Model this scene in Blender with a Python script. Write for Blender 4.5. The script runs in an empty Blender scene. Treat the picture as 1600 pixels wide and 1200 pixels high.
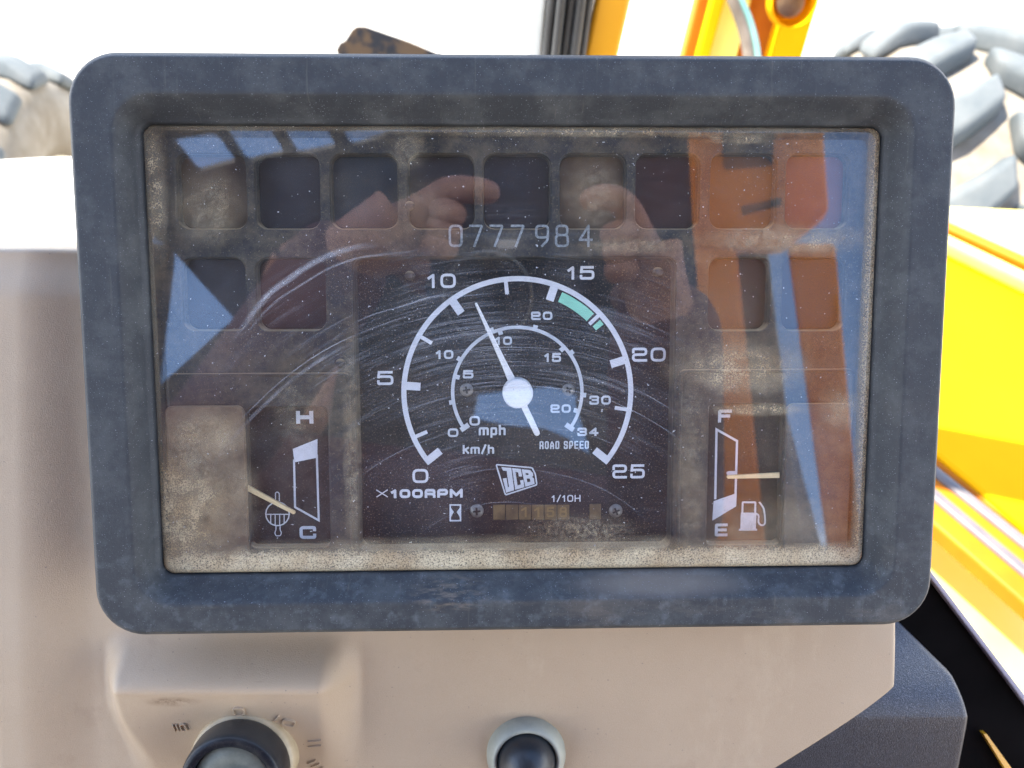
import bpy, bmesh, math, random
from mathutils import Vector, Matrix, Euler
random.seed(7)
S = bpy.context.scene
COL = S.collection
R_ = math.radians

# ------------------------------------------------------------------ camera, world, sun, exposure
F, CX, CY = 1300.0, 800.0, 600.0
ALPHA = R_(42)                                    # elevation of the panel's normal
ORIG = Vector((0, 0, 1.80))
EX = Vector((1, 0, 0)); EY = Vector((0, math.sin(ALPHA), math.cos(ALPHA))); EZ = Vector((0, -math.cos(ALPHA), math.sin(ALPHA)))
PM = Matrix.Translation(ORIG) @ Matrix((EX, EY, EZ)).transposed().to_4x4()      # panel frame -> world
Rc = Matrix.Rotation(0.0052, 3, 'Z') @ Matrix.Rotation(0.0286, 3, 'Y') @ Matrix.Rotation(0.1054, 3, 'X')
tc = Vector((0.0022, 0.0094, -0.2527))
C2P = Rc.transposed().to_4x4(); C2P.translation = -(Rc.transposed() @ tc)
CAMP = C2P.translation.copy()                     # camera in the panel frame
cam_d = bpy.data.cameras.new('camera'); cam = bpy.data.objects.new('camera', cam_d); COL.objects.link(cam)
cam.matrix_world = PM @ C2P
cam_d.sensor_width = 36; cam_d.lens = 36 * F / 1600; cam_d.clip_start = 0.01; cam_d.clip_end = 3000
cam_d.dof.use_dof = True; cam_d.dof.focus_distance = 0.262; cam_d.dof.aperture_fstop = 16
S.camera = cam
SUN_EL, SUN_AZ = R_(62), R_(-72)                  # azimuth from +Y towards +X
w = bpy.data.worlds.new('World'); S.world = w; w.use_nodes = True
wn = w.node_tree.nodes; wl = w.node_tree.links
for n in list(wn): wn.remove(n)
sky = wn.new('ShaderNodeTexSky'); sky.sky_type = 'NISHITA'; sky.sun_disc = False
sky.sun_elevation = SUN_EL; sky.sun_rotation = SUN_AZ; sky.dust_density = 0.4; sky.ozone_density = 2.0; sky.air_density = 1.0; sky.altitude = 300
bg = wn.new('ShaderNodeBackground'); bg.inputs[1].default_value = 0.15
wo = wn.new('ShaderNodeOutputWorld')
tcw = wn.new('ShaderNodeTexCoord'); nzw = wn.new('ShaderNodeTexNoise'); nzw.inputs['Scale'].default_value = 2.6; nzw.inputs['Detail'].default_value = 7; nzw.inputs['Roughness'].default_value = .62
mpw = wn.new('ShaderNodeMapping'); mpw.inputs['Scale'].default_value = (1, 1, 2.0); mpw.inputs['Location'].default_value = (.35, .1, .2)
rmw = wn.new('ShaderNodeMapRange'); rmw.inputs[1].default_value = .60; rmw.inputs[2].default_value = .80
mxw = wn.new('ShaderNodeMixRGB'); mxw.inputs[2].default_value = (8, 8.2, 8.5, 1)
wl.new(tcw.outputs['Generated'], mpw.inputs[0]); wl.new(mpw.outputs[0], nzw.inputs['Vector']); 
sxw = wn.new('ShaderNodeSeparateXYZ'); m1w = wn.new('ShaderNodeMath'); m1w.operation = 'MULTIPLY_ADD'; m1w.inputs[1].default_value = -.8; m1w.inputs[2].default_value = .46
m2w = wn.new('ShaderNodeMath'); m2w.operation = 'ADD'
wl.new(tcw.outputs['Generated'], sxw.inputs[0]); wl.new(sxw.outputs[2], m1w.inputs[0]); wl.new(m1w.outputs[0], m2w.inputs[0]); wl.new(nzw.outputs[0], m2w.inputs[1]); wl.new(m2w.outputs[0], rmw.inputs[0])
wl.new(rmw.outputs[0], mxw.inputs[0]); wl.new(sky.outputs[0], mxw.inputs[1]); wl.new(mxw.outputs[0], bg.inputs[0]); wl.new(bg.outputs[0], wo.inputs[0])
sd = bpy.data.lights.new('sun', 'SUN'); sd.energy = 4.2; sd.angle = R_(0.5); sd.color = (1, .95, .87)
sun = bpy.data.objects.new('sun', sd); COL.objects.link(sun)
sdir = Vector((math.sin(SUN_AZ) * math.cos(SUN_EL), math.cos(SUN_AZ) * math.cos(SUN_EL), math.sin(SUN_EL)))
sun.rotation_euler = sdir.to_track_quat('Z', 'Y').to_euler()
S.view_settings.view_transform = 'Standard'; S.view_settings.look = 'None'; S.view_settings.gamma = 1
S.view_settings.exposure = 2.4
S.render.engine = 'CYCLES'
S.cycles.max_bounces = 7; S.cycles.transparent_max_bounces = 16
S.render.resolution_x = 1024; S.render.resolution_y = 768

# ------------------------------------------------------------------ measuring helpers
def ray(px, py):                                   # direction in the panel frame
    return (C2P.to_3x3() @ Vector(((px - CX) / F, -(py - CY) / F, -1)))
def pp(px, py, z=0.0):                             # point of the plane z (panel frame)
    d = ray(px, py); t = (z - CAMP.z) / d.z
    return CAMP + d * t
def pw(px, py, zw):                                # point of a horizontal plane (world)
    d = PM.to_3x3() @ ray(px, py); o = PM @ CAMP
    return o + d * ((zw - o.z) / d.z)
def pd(px, py, dist):                              # point at a distance along the ray (world)
    return PM @ (CAMP + ray(px, py).normalized() * dist)
ZG = -0.0096                                        # plane of the clear cover
def rf(px, py, dist):                              # where a thing mirrored in the cover really stands (world)
    d = ray(px, py).normalized(); p = CAMP + d * dist
    p.z = 2 * ZG - p.z
    return PM @ p
def rfz(px, py, zw):
    a = rf(px, py, .5); b = rf(px, py, 1.5)
    return a + (b - a) * ((zw - a.z) / (b.z - a.z))
def prj(pwld, mirror=False):                       # world -> pixel, for checks
    p = PM.inverted() @ Vector(pwld)
    if mirror: p.z = 2 * ZG - p.z
    q = (C2P.inverted() @ p)
    return (round(CX + F * q.x / -q.z), round(CY - F * q.y / -q.z))

# ------------------------------------------------------------------ object helpers
def tag(o, label=None, cat=None, group=None, kind=None):
    if label: o['label'] = label
    if cat: o['category'] = cat
    if group: o['group'] = group
    if kind: o['kind'] = kind
    return o
def empty(name, loc=(0, 0, 0), mw=None, **k):
    o = bpy.data.objects.new(name, None); COL.objects.link(o); o.empty_display_size = .02
    if mw is not None: o.matrix_world = mw
    else: o.location = loc
    return tag(o, **k)
def link(name, me, mat=None, parent=None, smooth=False, mw=None):
    o = bpy.data.objects.new(name, me); COL.objects.link(o)
    if mat and not me.materials: me.materials.append(mat)
    if smooth:
        for p in me.polygons: p.use_smooth = True
    if parent: o.parent = parent
    if mw is not None: o.matrix_world = mw
    return o
def mesh(name, vs, fs, mat=None, parent=None, smooth=False, mw=None, fix=True):
    me = bpy.data.meshes.new(name); me.from_pydata([tuple(v) for v in vs], [], fs); me.update()
    if fix:
        bm = bmesh.new(); bm.from_mesh(me); bmesh.ops.remove_doubles(bm, verts=bm.verts, dist=1e-7)
        bmesh.ops.recalc_face_normals(bm, faces=bm.faces); bm.to_mesh(me); bm.free()
    return link(name, me, mat, parent, smooth, mw)
def bevel(o, wd, seg=2, ang=30):
    m = o.modifiers.new('bevel', 'BEVEL'); m.width = wd; m.segments = seg; m.limit_method = 'ANGLE'; m.angle_limit = R_(ang)
    for p in o.data.polygons: p.use_smooth = True
    n = o.modifiers.new('wn', 'WEIGHTED_NORMAL'); n.keep_sharp = False
    return o
def rrect(x0, x1, y0, y1, r, n=6):
    r = min(r, (x1 - x0) / 2.001, (y1 - y0) / 2.001)
    pts = []
    for cx, cy, a0 in ((x1 - r, y1 - r, 0), (x0 + r, y1 - r, 90), (x0 + r, y0 + r, 180), (x1 - r, y0 + r, 270)):
        for i in range(n + 1):
            a = R_(a0 + 90 * i / n); pts.append((cx + r * math.cos(a), cy + r * math.sin(a)))
    return pts
def loft(name, rings, mat, parent, smooth=True, cap0=False, cap1=False, closed=False, mw=None):
    """rings: list of (points2d, z)"""
    vs = []; fs = []; n = len(rings[0][0])
    for pts, z in rings: vs += [(p[0], p[1], z) for p in pts]
    m = len(rings)
    for k in range(m if closed else m - 1):
        a, b = k * n, ((k + 1) % m) * n
        for i in range(n):
            j = (i + 1) % n; fs.append((a + i, a + j, b + j, b + i))
    if cap0: fs.append(tuple(range(n)))
    if cap1: fs.append(tuple(range((m - 1) * n, m * n)))
    o = mesh(name, vs, fs, mat, parent, smooth, mw, fix=True)
    for p in o.data.polygons:
        if len(p.vertices) > 8: p.use_smooth = False          # flat lids stay optically flat
    return o
def plate(name, loops, z, th, mat, parent=None, bev=0.0, mw=None, smooth=False, res=2):
    """filled outline with holes; top face at z, thickness th, bevelled rims"""
    cu = bpy.data.curves.new('tmp', 'CURVE'); cu.dimensions = '2D'; cu.fill_mode = 'BOTH'
    cu.extrude = max(th / 2 - bev, 0); cu.bevel_depth = bev; cu.bevel_resolution = res; cu.offset = -bev
    for lp in loops:
        s = cu.splines.new('POLY'); s.points.add(len(lp) - 1); s.use_cyclic_u = True
        for i, p in enumerate(lp): s.points[i].co = (p[0], p[1], 0, 1)
    t = bpy.data.objects.new('tmp', cu); COL.objects.link(t)
    dg = bpy.context.evaluated_depsgraph_get(); dg.update()
    me = bpy.data.meshes.new_from_object(t.evaluated_get(dg)); bpy.data.objects.remove(t); bpy.data.curves.remove(cu)
    me.name = name; me.transform(Matrix.Translation((0, 0, z - th / 2)))
    me.materials.clear()
    return link(name, me, mat, parent, smooth, mw)
def rnd_path(pts, r, closed=False, n=4):
    out = []; N = len(pts)
    for i in range(N):
        if not closed and i in (0, N - 1): out.append(Vector(pts[i]).to_2d()); continue
        p = Vector(pts[i]); a = Vector(pts[i - 1]) - p; b = Vector(pts[(i + 1) % N]) - p
        rr = min(r, a.length * .49, b.length * .49)
        A = p + a.normalized() * rr; B = p + b.normalized() * rr
        for k in range(n + 1):
            t = k / n; out.append(A * (1 - t) ** 2 + p * 2 * t * (1 - t) + B * t * t)
    return out
EXT = [0]
def strip(path, wd, closed, vs, fs, z):
    n = len(path); base = len(vs)
    if not closed and z is not None and EXT[0]:       # square stroke ends
        path = list(path); e0 = (path[0] - path[1]).normalized() * EXT[0] * wd; e1 = (path[-1] - path[-2]).normalized() * EXT[0] * wd
        path[0] = path[0] + e0; path[-1] = path[-1] + e1
    for i in range(n):
        p = path[i]
        if closed: a, b = path[i - 1], path[(i + 1) % n]
        else: a, b = path[max(i - 1, 0)], path[min(i + 1, n - 1)]
        d1 = (p - a); d2 = (b - p)
        if d1.length < 1e-9: d1 = d2
        if d2.length < 1e-9: d2 = d1
        d1 = d1.normalized(); d2 = d2.normalized()
        t = (d1 + d2); t = t.normalized() if t.length > 1e-6 else d1
        nn = Vector((-t.y, t.x)); k = max(nn.dot(Vector((-d1.y, d1.x))), .45)
        q = nn * (wd / 2 / k)
        vs.append((p.x + q.x, p.y + q.y, z)); vs.append((p.x - q.x, p.y - q.y, z))
    for i in range(n if closed else n - 1):
        j = (i + 1) % n; fs.append((base + 2 * i, base + 2 * i + 1, base + 2 * j + 1, base + 2 * j))
# own stroke alphabet: (paths, rounding, width ratio); every path in a unit box
GL = {
 '0': ([('c', [(0, 0), (1, 0), (1, 1), (0, 1)])], .3, 1), 'O': ([('c', [(0, 0), (1, 0), (1, 1), (0, 1)])], .35, 1),
 '1': ([('o', [(.2, .72), (.62, .98), (.62, 0)])], .02, .62),
 '2': ([('o', [(0, .72), (0, 1), (1, 1), (1, .5), (0, .5), (0, 0), (1, 0)])], .24, 1),
 '3': ([('o', [(0, .8), (0, 1), (1, 1), (1, .52), (.3, .52)]), ('o', [(.3, .52), (1, .52), (1, 0), (0, 0), (0, .2)])], .22, 1),
 '4': ([('o', [(.74, 0), (.74, 1), (0, .3), (1, .3)])], .02, 1),
 '5': ([('s', [(.95, 1), (.06, 1), (.02, .58)]), ('o', [(.02, .62), (1, .62), (1, 0), (0, 0), (0, .2)])], .2, 1),
 '7': ([('o', [(0, 1), (1, 1), (.35, 0)])], .1, 1),
 '8': ([('c', [(.05, .54), (.95, .54), (.95, 1), (.05, 1)]), ('c', [(0, 0), (1, 0), (1, .54), (0, .54)])], .24, 1),
 '9': ([('c', [(0, .42), (1, .42), (1, 1), (0, 1)]), ('o', [(1, .6), (1, .3), (.5, 0)])], .26, 1),
 'R': ([('o', [(0, 0), (0, 1), (1, 1), (1, .42), (0, .42)]), ('o', [(.5, .42), (1, .36), (1, 0)])], .2, 1),
 'P': ([('o', [(0, 0), (0, 1), (1, 1), (1, .38), (0, .38)])], .22, 1),
 'M': ([('o', [(0, 0), (0, 1), (.5, .2), (1, 1), (1, 0)])], .02, 1.2),
 'H': ([('o', [(0, 0), (0, 1)]), ('o', [(1, 0), (1, 1)]), ('o', [(0, .5), (1, .5)])], 0, 1),
 'C': ([('o', [(1, .78), (1, 1), (0, 1), (0, 0), (1, 0), (1, .22)])], .2, 1),
 'F': ([('o', [(0, 0), (0, 1), (1, 1)]), ('o', [(0, .5), (.85, .5)])], .04, 1),
 'E': ([('o', [(1, 1), (0, 1), (0, 0), (1, 0)]), ('o', [(0, .5), (.92, .5)])], .04, 1),
 'A': ([('o', [(0, 0), (0, .6), (.5, 1), (1, .6), (1, 0)]), ('o', [(0, .35), (1, .35)])], .2, 1),
 'D': ([('c', [(0, 0), (1, 0), (1, 1), (0, 1)])], .18, 1),
 'S': ([('o', [(1, .8), (1, 1), (0, 1), (0, .52), (1, .52), (1, 0), (0, 0), (0, .2)])], .2, 1),
 'X': ([('o', [(0, 0), (1, 1)]), ('o', [(0, 1), (1, 0)])], 0, 1),
 '/': ([('o', [(0, -.05), (1, 1.05)])], 0, .7),
 'm': ([('o', [(0, 0), (0, .72), (1, .72), (1, 0)]), ('o', [(.5, 0), (.5, .72)])], .12, 1.25),
 'p': ([('o', [(0, -.3), (0, .72), (1, .72), (1, 0), (0, 0)])], .14, .85),
 'h': ([('o', [(0, 0), (0, 1)]), ('o', [(0, .68), (1, .68), (1, 0)])], .14, .85),
 'k': ([('o', [(0, 0), (0, 1)]), ('o', [(1, .72), (0, .34)]), ('o', [(.35, .45), (1, 0)])], 0, .85),
 'I': ([('o', [(.5, 0), (.5, 1)])], 0, .3),
}
def text_mesh(txt, x0, x1, y0, y1, st, z, gap=.28):
    """glyph strokes filling the box, st = stroke width"""
    ws = []
    for c in txt: ws.append(.5 if c == ' ' else GL[c][2])
    tot = sum(ws) + gap * (len(txt) - 1); k = (x1 - x0) / tot
    vs = []; fs = []; x = x0
    for c, wd in zip(txt, ws):
        if c != ' ':
            W = wd * k; h = y1 - y0; asp_r = GL[c][1] * min(W, h)
            if c == '1': ax, bx = x - .2 * W + st / 2, x + W * 1.15 - st / 2
            else: ax, bx = x + st / 2, x + W - st / 2
            ay, by = y0 + st / 2, y1 - st / 2
            for kd, pts in GL[c][0]:
                q = [(ax + p[0] * (bx - ax), ay + p[1] * (by - ay)) for p in pts]
                path = rnd_path(q, 1e-7 if kd == 's' else asp_r, kd == 'c', 4 if asp_r > 0 else 1)
                cl = [path[0]]
                for p_ in path[1:]:
                    if (p_ - cl[-1]).length > 1e-6: cl.append(p_)
                z += 2e-6
                strip(cl, st, kd == 'c', vs, fs, z)
        x += (wd + gap) * k
    return vs, fs
def text(name, txt, bx, st, z, mat, parent, gap=.28):
    """bx = pixel box in the photo (x0,x1,y0,y1); st = stroke in px"""
    xm, ym = (bx[0] + bx[1]) / 2, (bx[2] + bx[3]) / 2
    x0, x1 = pp(bx[0], ym, z).x, pp(bx[1], ym, z).x; y1, y0 = pp(xm, bx[2], z).y, pp(xm, bx[3], z).y
    EXT[0] = .48; vs, fs = text_mesh(txt, x0, x1, y0, y1, st * px1(z), z, gap); EXT[0] = 0
    return mesh(name, vs, fs, mat, parent, fix=False)
def px1(z): return (pp(801, 600, z) - pp(800, 600, z)).length
def rect(xl, xr, yt, yb, z):
    xm, ym = (xl + xr) / 2, (yt + yb) / 2
    return pp(xl, ym, z).x, pp(xr, ym, z).x, pp(xm, yb, z).y, pp(xm, yt, z).y
def lathe(name, prof, mat, parent=None, n=48, mw=None, smooth=True):
    vs = []; fs = []
    for r, z in prof:
        for i in range(n): a = 2 * math.pi * i / n; vs.append((r * math.cos(a), r * math.sin(a), z))
    for k in range(len(prof) - 1):
        for i in range(n): j = (i + 1) % n; fs.append((k * n + i, k * n + j, (k + 1) * n + j, (k + 1) * n + i))
    if prof[0][0] > 1e-6: pass
    o = mesh(name, vs, fs, mat, parent, smooth, mw)
    return o
def prism(name, base, vec, mat, parent=None, bev=0, mw=None):
    """polygon of 3-D points extruded along a vector"""
    n = len(base); vs = [Vector(p) for p in base] + [Vector(p) + Vector(vec) for p in base]
    fs = [tuple(range(n)), tuple(range(2 * n - 1, n - 1, -1))] + [(i, (i + 1) % n, n + (i + 1) % n, n + i) for i in range(n)]
    o = mesh(name, vs, fs, mat, parent, mw=mw)
    if bev: bevel(o, bev, 3)
    return o
def beam(name, a, b, wd, ht, mat, parent=None, up=(0, 0, 1), bev=0.004):
    a = Vector(a); b = Vector(b); d = (b - a).normalized(); s = d.cross(Vector(up)).normalized(); u = s.cross(d)
    q = [a + s * sx * wd / 2 + u * sy * ht / 2 for sx, sy in ((-1, -1), (1, -1), (1, 1), (-1, 1))]
    return prism(name, q, b - a, mat, parent, bev)
def tube(name, pts, r, mat, parent=None, n=12, caps=True):
    pts = [Vector(p) for p in pts]; vs = []; fs = []; up = Vector((.13, .2, .97))
    rs = r if isinstance(r, (list, tuple)) else [r] * len(pts)
    for i, p in enumerate(pts):
        t = (pts[min(i + 1, len(pts) - 1)] - pts[max(i - 1, 0)]).normalized()
        s = t.cross(up).normalized(); u = s.cross(t)
        for k in range(n): a = 2 * math.pi * k / n; vs.append(p + (s * math.cos(a) + u * math.sin(a)) * rs[i])
    for i in range(len(pts) - 1):
        for k in range(n): j = (k + 1) % n; fs.append((i * n + k, i * n + j, (i + 1) * n + j, (i + 1) * n + k))
    if caps: fs.append(tuple(range(n))); fs.append(tuple(range(len(vs) - n, len(vs))))
    return mesh(name, vs, fs, mat, parent, True)
def smooth_pts(pts, n=6):
    out = []; P = [Vector(p) for p in pts]; P = [P[0]] + P + [P[-1]]
    for i in range(1, len(P) - 2):
        for k in range(n):
            t = k / n; a, b, c, d = P[i - 1:i + 3]
            out.append(.5 * ((2 * b) + (c - a) * t + (2 * a - 5 * b + 4 * c - d) * t * t + (3 * b - a - 3 * c + d) * t ** 3))
    out.append(P[-2]); return out

# ------------------------------------------------------------------ material helpers
class NT:
    def __init__(s, name):
        s.m = bpy.data.materials.new(name); s.m.use_nodes = True; s.t = s.m.node_tree; s.n = s.t.nodes; s.l = s.t.links
        s.b = s.n['Principled BSDF']; s.out = s.n['Material Output']; s.tc = s.n.new('ShaderNodeTexCoord')
    def put(s, sock, v):
        if v is None: return
        if isinstance(v, bpy.types.NodeSocket): s.l.new(v, sock)
        elif isinstance(v, (tuple, list)) and sock.type == 'RGBA' and len(v) == 3: sock.default_value = (*v, 1)
        else: sock.default_value = v
    def noise(s, sc, det=3, rough=.55, vec=None, dist=0.):
        n = s.n.new('ShaderNodeTexNoise'); n.inputs['Scale'].default_value = sc; n.inputs['Detail'].default_value = det
        n.inputs['Roughness'].default_value = rough; n.inputs['Distortion'].default_value = dist
        s.l.new(vec or s.tc.outputs['Object'], n.inputs['Vector']); return n.outputs[0]
    def mr(s, v, a, b, c=0., d=1., smooth=False):
        n = s.n.new('ShaderNodeMapRange'); s.put(n.inputs[0], v)
        if smooth: n.interpolation_type = 'SMOOTHSTEP'
        for i, x in enumerate((a, b, c, d)): s.put(n.inputs[i + 1], x)
        return n.outputs[0]
    def math(s, op, a, b=None, clamp=False):
        n = s.n.new('ShaderNodeMath'); n.operation = op; n.use_clamp = clamp; s.put(n.inputs[0], a); s.put(n.inputs[1], b); return n.outputs[0]
    def mix(s, f, a, b):
        n = s.n.new('ShaderNodeMixRGB'); s.put(n.inputs[0], f); s.put(n.inputs[1], a); s.put(n.inputs[2], b); return n.outputs[0]
    def xyz(s, vec=None):
        n = s.n.new('ShaderNodeSeparateXYZ'); s.l.new(vec or s.tc.outputs['Object'], n.inputs[0]); return n.outputs
    def mapping(s, loc=(0, 0, 0), rot=(0, 0, 0), sc=(1, 1, 1), vec=None):
        n = s.n.new('ShaderNodeMapping'); n.inputs[1].default_value = loc; n.inputs[2].default_value = rot; n.inputs[3].default_value = sc
        s.l.new(vec or s.tc.outputs['Object'], n.inputs[0]); return n.outputs[0]
    def bump(s, h, st, dist=.001, prev=None):
        n = s.n.new('ShaderNodeBump'); s.put(n.inputs['Height'], h); n.inputs['Strength'].default_value = st; n.inputs['Distance'].default_value = dist
        if prev: s.l.new(prev, n.inputs['Normal'])
        return n.outputs[0]
    def blob(s, x, y, rx, ry, soft=1.):
        """soft round mask at (x, y) of the object, radii in metres"""
        o = s.xyz(); a = s.math('DIVIDE', s.math('SUBTRACT', o[0], x), rx); b = s.math('DIVIDE', s.math('SUBTRACT', o[1], y), ry)
        d = s.math('SQRT', s.math('ADD', s.math('MULTIPLY', a, a), s.math('MULTIPLY', b, b)))
        return s.mr(d, 1.25, .25 if soft >= 1 else .8, 0, 1, True)
    def reflectance(s, r0=.082):
        # thin sheet: Schlick reflectance, the same from both sides
        g = s.n.new('ShaderNodeNewGeometry'); d = s.n.new('ShaderNodeVectorMath'); d.operation = 'DOT_PRODUCT'
        s.l.new(g.outputs['Normal'], d.inputs[0]); s.l.new(g.outputs['Incoming'], d.inputs[1])
        c = s.math('SUBTRACT', 1., s.math('ABSOLUTE', d.outputs['Value']), True)
        return s.math('ADD', s.math('MULTIPLY', s.math('POWER', c, 5.), 1 - r0), r0)
    def end(s, base, rough=.5, nrm=None, metal=0, spec=.5):
        s.put(s.b.inputs['Base Color'], base); s.put(s.b.inputs['Roughness'], rough); s.put(s.b.inputs['Metallic'], metal)
        s.put(s.b.inputs['Specular IOR Level'], spec)
        if nrm: s.l.new(nrm, s.b.inputs['Normal'])
        return s.m
def simple(name, c1, c2, sc=20, rough=.5, metal=0, bump=.0, bd=.001, lo=.35, hi=.65, bsc=None, spec=.5, det=5):
    k = NT(name); n = k.noise(sc, det, .6); c = k.mix(k.mr(n, lo, hi), c1, c2)
    nr = k.bump(k.noise(bsc or sc * 6, 2), bump, bd) if bump else None
    return k.end(c, rough, nr, metal, spec)

# bezel: dark, sky-bleached plastic with pale blotches, specks and wiped dirt
k = NT('bezel_plastic'); o3 = k.xyz()
b1 = k.mr(k.noise(75, 8, .72), .46, .68); b2 = k.mr(k.noise(160, 4, .6), .55, .72)
c = k.mix(k.math('MULTIPLY', b1, .52), (.031, .034, .037), (.095, .100, .096))
botm = k.mr(o3[1], -.045, -.085, .15, 1)
spots = k.math('MULTIPLY', k.math('MULTIPLY', k.mr(k.noise(210, 5, .62), .52, .70), .5), botm)
c = k.mix(spots, c, (.12, .135, .14))
wipe = k.math('MULTIPLY', k.mr(k.noise(22, 7, .7, k.mapping(sc=(.5, 1.6, 1), rot=(0, 0, .3))), .56, .74), k.math('MULTIPLY', botm, .5))
c = k.mix(wipe, c, (.20, .165, .125))
c = k.mix(k.math('MULTIPLY', k.math('MULTIPLY', k.blob(-.022, -.0765, .013, .005), .55), k.mr(k.noise(420, 4, .7, k.mapping(rot=(0, 0, -.6), sc=(.35, 1.6, 1))), .46, .62)), c, (.20, .155, .11))
c = k.mix(k.math('MULTIPLY', k.mr(k.noise(60, 5, .75, k.mapping(sc=(9, .25, 1))), .60, .70), .35), c, (.12, .11, .09))
c = k.mix(k.math('MULTIPLY', k.blob(.045, -.0745, .03, .0035), .6), c, (.22, .18, .14))
c = k.mix(k.mr(k.noise(2600, 1), .70, .76), c, (.22, .23, .25))
g = k.bump(k.noise(1600, 3, .7), .3, .0005)
M_bezel = k.end(c, k.mr(b1, 0, 1, .62, .75), g, 0, .35)

k = NT('scuff_mark'); M_scuff = k.end((.006, .007, .01), .4)

# fascia: near black moulded plastic, tan dust where it faces up and in patches
def dusty(name, base, dust=(.42, .32, .19), amt=.35, rough=.55, upk=.85, sp=.35):
    k = NT(name); gm = k.n.new('ShaderNodeNewGeometry'); dt = k.n.new('ShaderNodeVectorMath'); dt.operation = 'DOT_PRODUCT'
    k.l.new(gm.outputs['Normal'], dt.inputs[0]); dt.inputs[1].default_value = tuple(EY)
    up = k.mr(dt.outputs['Value'], .25, .8, 0, upk)
    n = k.mr(k.noise(60, 8, .78), .42, .75, 0, amt); sp_ = k.mr(k.noise(1900, 2, .6), .60, .72, 0, sp)
    f = k.math('MAXIMUM', k.math('MAXIMUM', up, n), sp_)
    return k.end(k.mix(f, base, dust), rough, k.bump(k.noise(1500, 2), .1, .0004), 0, .2)
M_fascia = dusty('fascia_plastic', (.026, .030, .034), amt=.32, upk=.95)
M_plate = dusty('side_plate_plastic', (.07, .07, .075), amt=.5)
M_tanplate = dusty('tan_stained_plastic', (.14, .10, .07), dust=(.38, .28, .17), amt=.95, sp=.5)
M_dial = dusty('dial_black', (.009, .011, .016), amt=.06, sp=.5, rough=.75)
M_white = simple('white_print', (.64, .66, .70), (.72, .74, .78), 300, .6)
M_kmprint = simple('pale_grey_print', (.52, .56, .60), (.62, .65, .69), 300, .6)
M_green = simple('green_print', (.26, .66, .48), (.30, .72, .54), 200, .6)
M_needle = simple('white_pointer', (.85, .85, .84), (.88, .88, .87), 100, .45)
M_cream = simple('cream_pointer', (.72, .56, .30), (.82, .66, .38), 150, .5)
M_serial = simple('engraved_grey', (.12, .14, .15), (.36, .40, .42), 1600, .7, lo=.3, hi=.7)
M_drum = simple('counter_amber', (.085, .055, .024), (.19, .125, .05), 160, .6)
M_drumfig = simple('counter_figures', (.22, .14, .045), (.27, .17, .06), 250, .6)
M_screw = simple('screw_steel', (.16, .155, .14), (.26, .25, .23), 400, .45, .5, .1)
M_slot = simple('screw_slot', (.01, .01, .01), (.02, .02, .02), 100, .7)
def lampmat(name, c, d): return simple(name, c, d, 60, .35, 0, .05, .0005)
LAMP = {
 'a': lampmat('lamp_amber', (.055, .035, .022), (.09, .06, .035)), 'd': lampmat('lamp_dark', (.010, .010, .014), (.018, .018, .025)),
 'b': lampmat('lamp_blue', (.008, .018, .032), (.014, .028, .045)), 'o': lampmat('lamp_orange', (.10, .045, .012), (.14, .06, .02)),
 'r': lampmat('lamp_red', (.13, .026, .024), (.17, .045, .036)), 'm': lampmat('lamp_maroon', (.022, .008, .009), (.032, .014, .014))}
# console mouldings
k = NT('beige_console_plastic')
c = k.mix(k.mr(k.noise(9, 5, .6), .38, .66), (.375, .278, .178), (.43, .325, .215))
c = k.mix(k.mr(k.noise(35, 6, .7), .60, .78, 0, .5), c, (.27, .18, .11))
c = k.mix(k.mr(k.noise(900, 1), .765, .785, 0, .7), c, (.12, .10, .09))
c = k.mix(k.mr(k.noise(3000, 2, .6), .35, .65, 0, .30), c, (.46, .36, .27))
pb = pp(272, 1092, -.020); c = k.mix(k.math('MULTIPLY', k.math('MULTIPLY', k.blob(pb.x, pb.y, .009, .0022), k.mr(k.noise(300, 4, .7), .35, .6)), .7), c, (.13, .07, .03))
c = k.mix(k.math('MULTIPLY', k.mr(k.noise(26, 7, .75, k.mapping(sc=(1, .4, 1))), .55, .72), .35), c, (.52, .42, .29))
c = k.mix(k.math('MULTIPLY', k.mr(k.noise(160, 6, .8, k.mapping(sc=(.12, 1, 1), rot=(0, 0, .5))), .66, .72), .4), c, (.24, .17, .11))
M_beige = k.end(c, .55, k.bump(k.noise(2600, 2, .7), .28, .0005), 0, .45)
k = NT('black_textured_moulding')
c = k.mix(k.mr(k.noise(2300, 2, .7), .50, .66), (.012, .015, .026), (.085, .095, .12))
c = k.mix(k.mr(k.noise(30, 5), .5, .75, 0, .5), c, (.035, .055, .095))
M_mould = k.end(c, .33, k.bump(k.noise(2300, 2, .6), .5, .0008), 0, .6)
M_rail = simple('black_rail', (.003, .0025, .0025), (.006, .005, .005), 30, .9, spec=.04)
M_railtop = simple('lilac_seal_edge', (.26, .24, .29), (.33, .30, .35), 60, .5)
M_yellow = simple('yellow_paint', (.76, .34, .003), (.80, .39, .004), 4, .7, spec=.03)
M_ysun = simple('yellow_paint_in_sun', (.80, .68, .11), (.85, .74, .17), 5, .4)  # pale copy of the yellow, paints blown sun gloss into the colour
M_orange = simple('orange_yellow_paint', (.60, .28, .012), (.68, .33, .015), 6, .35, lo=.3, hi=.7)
M_osun = simple('orange_paint_in_sun', (.42, .105, .003), (.55, .17, .004), 9, .5, lo=.3, hi=.7, spec=.2)  # darker copy of the orange paint, toned for parts in full sun
M_grooves = simple('grey_rubber_strip', (.10, .085, .085), (.14, .12, .11), 20, .5)
M_paleseal = simple('white_seal', (.62, .66, .62), (.7, .73, .7), 20, .5)
M_rubber = simple('black_rubber', (.018, .019, .021), (.05, .053, .055), 12, .38)
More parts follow.
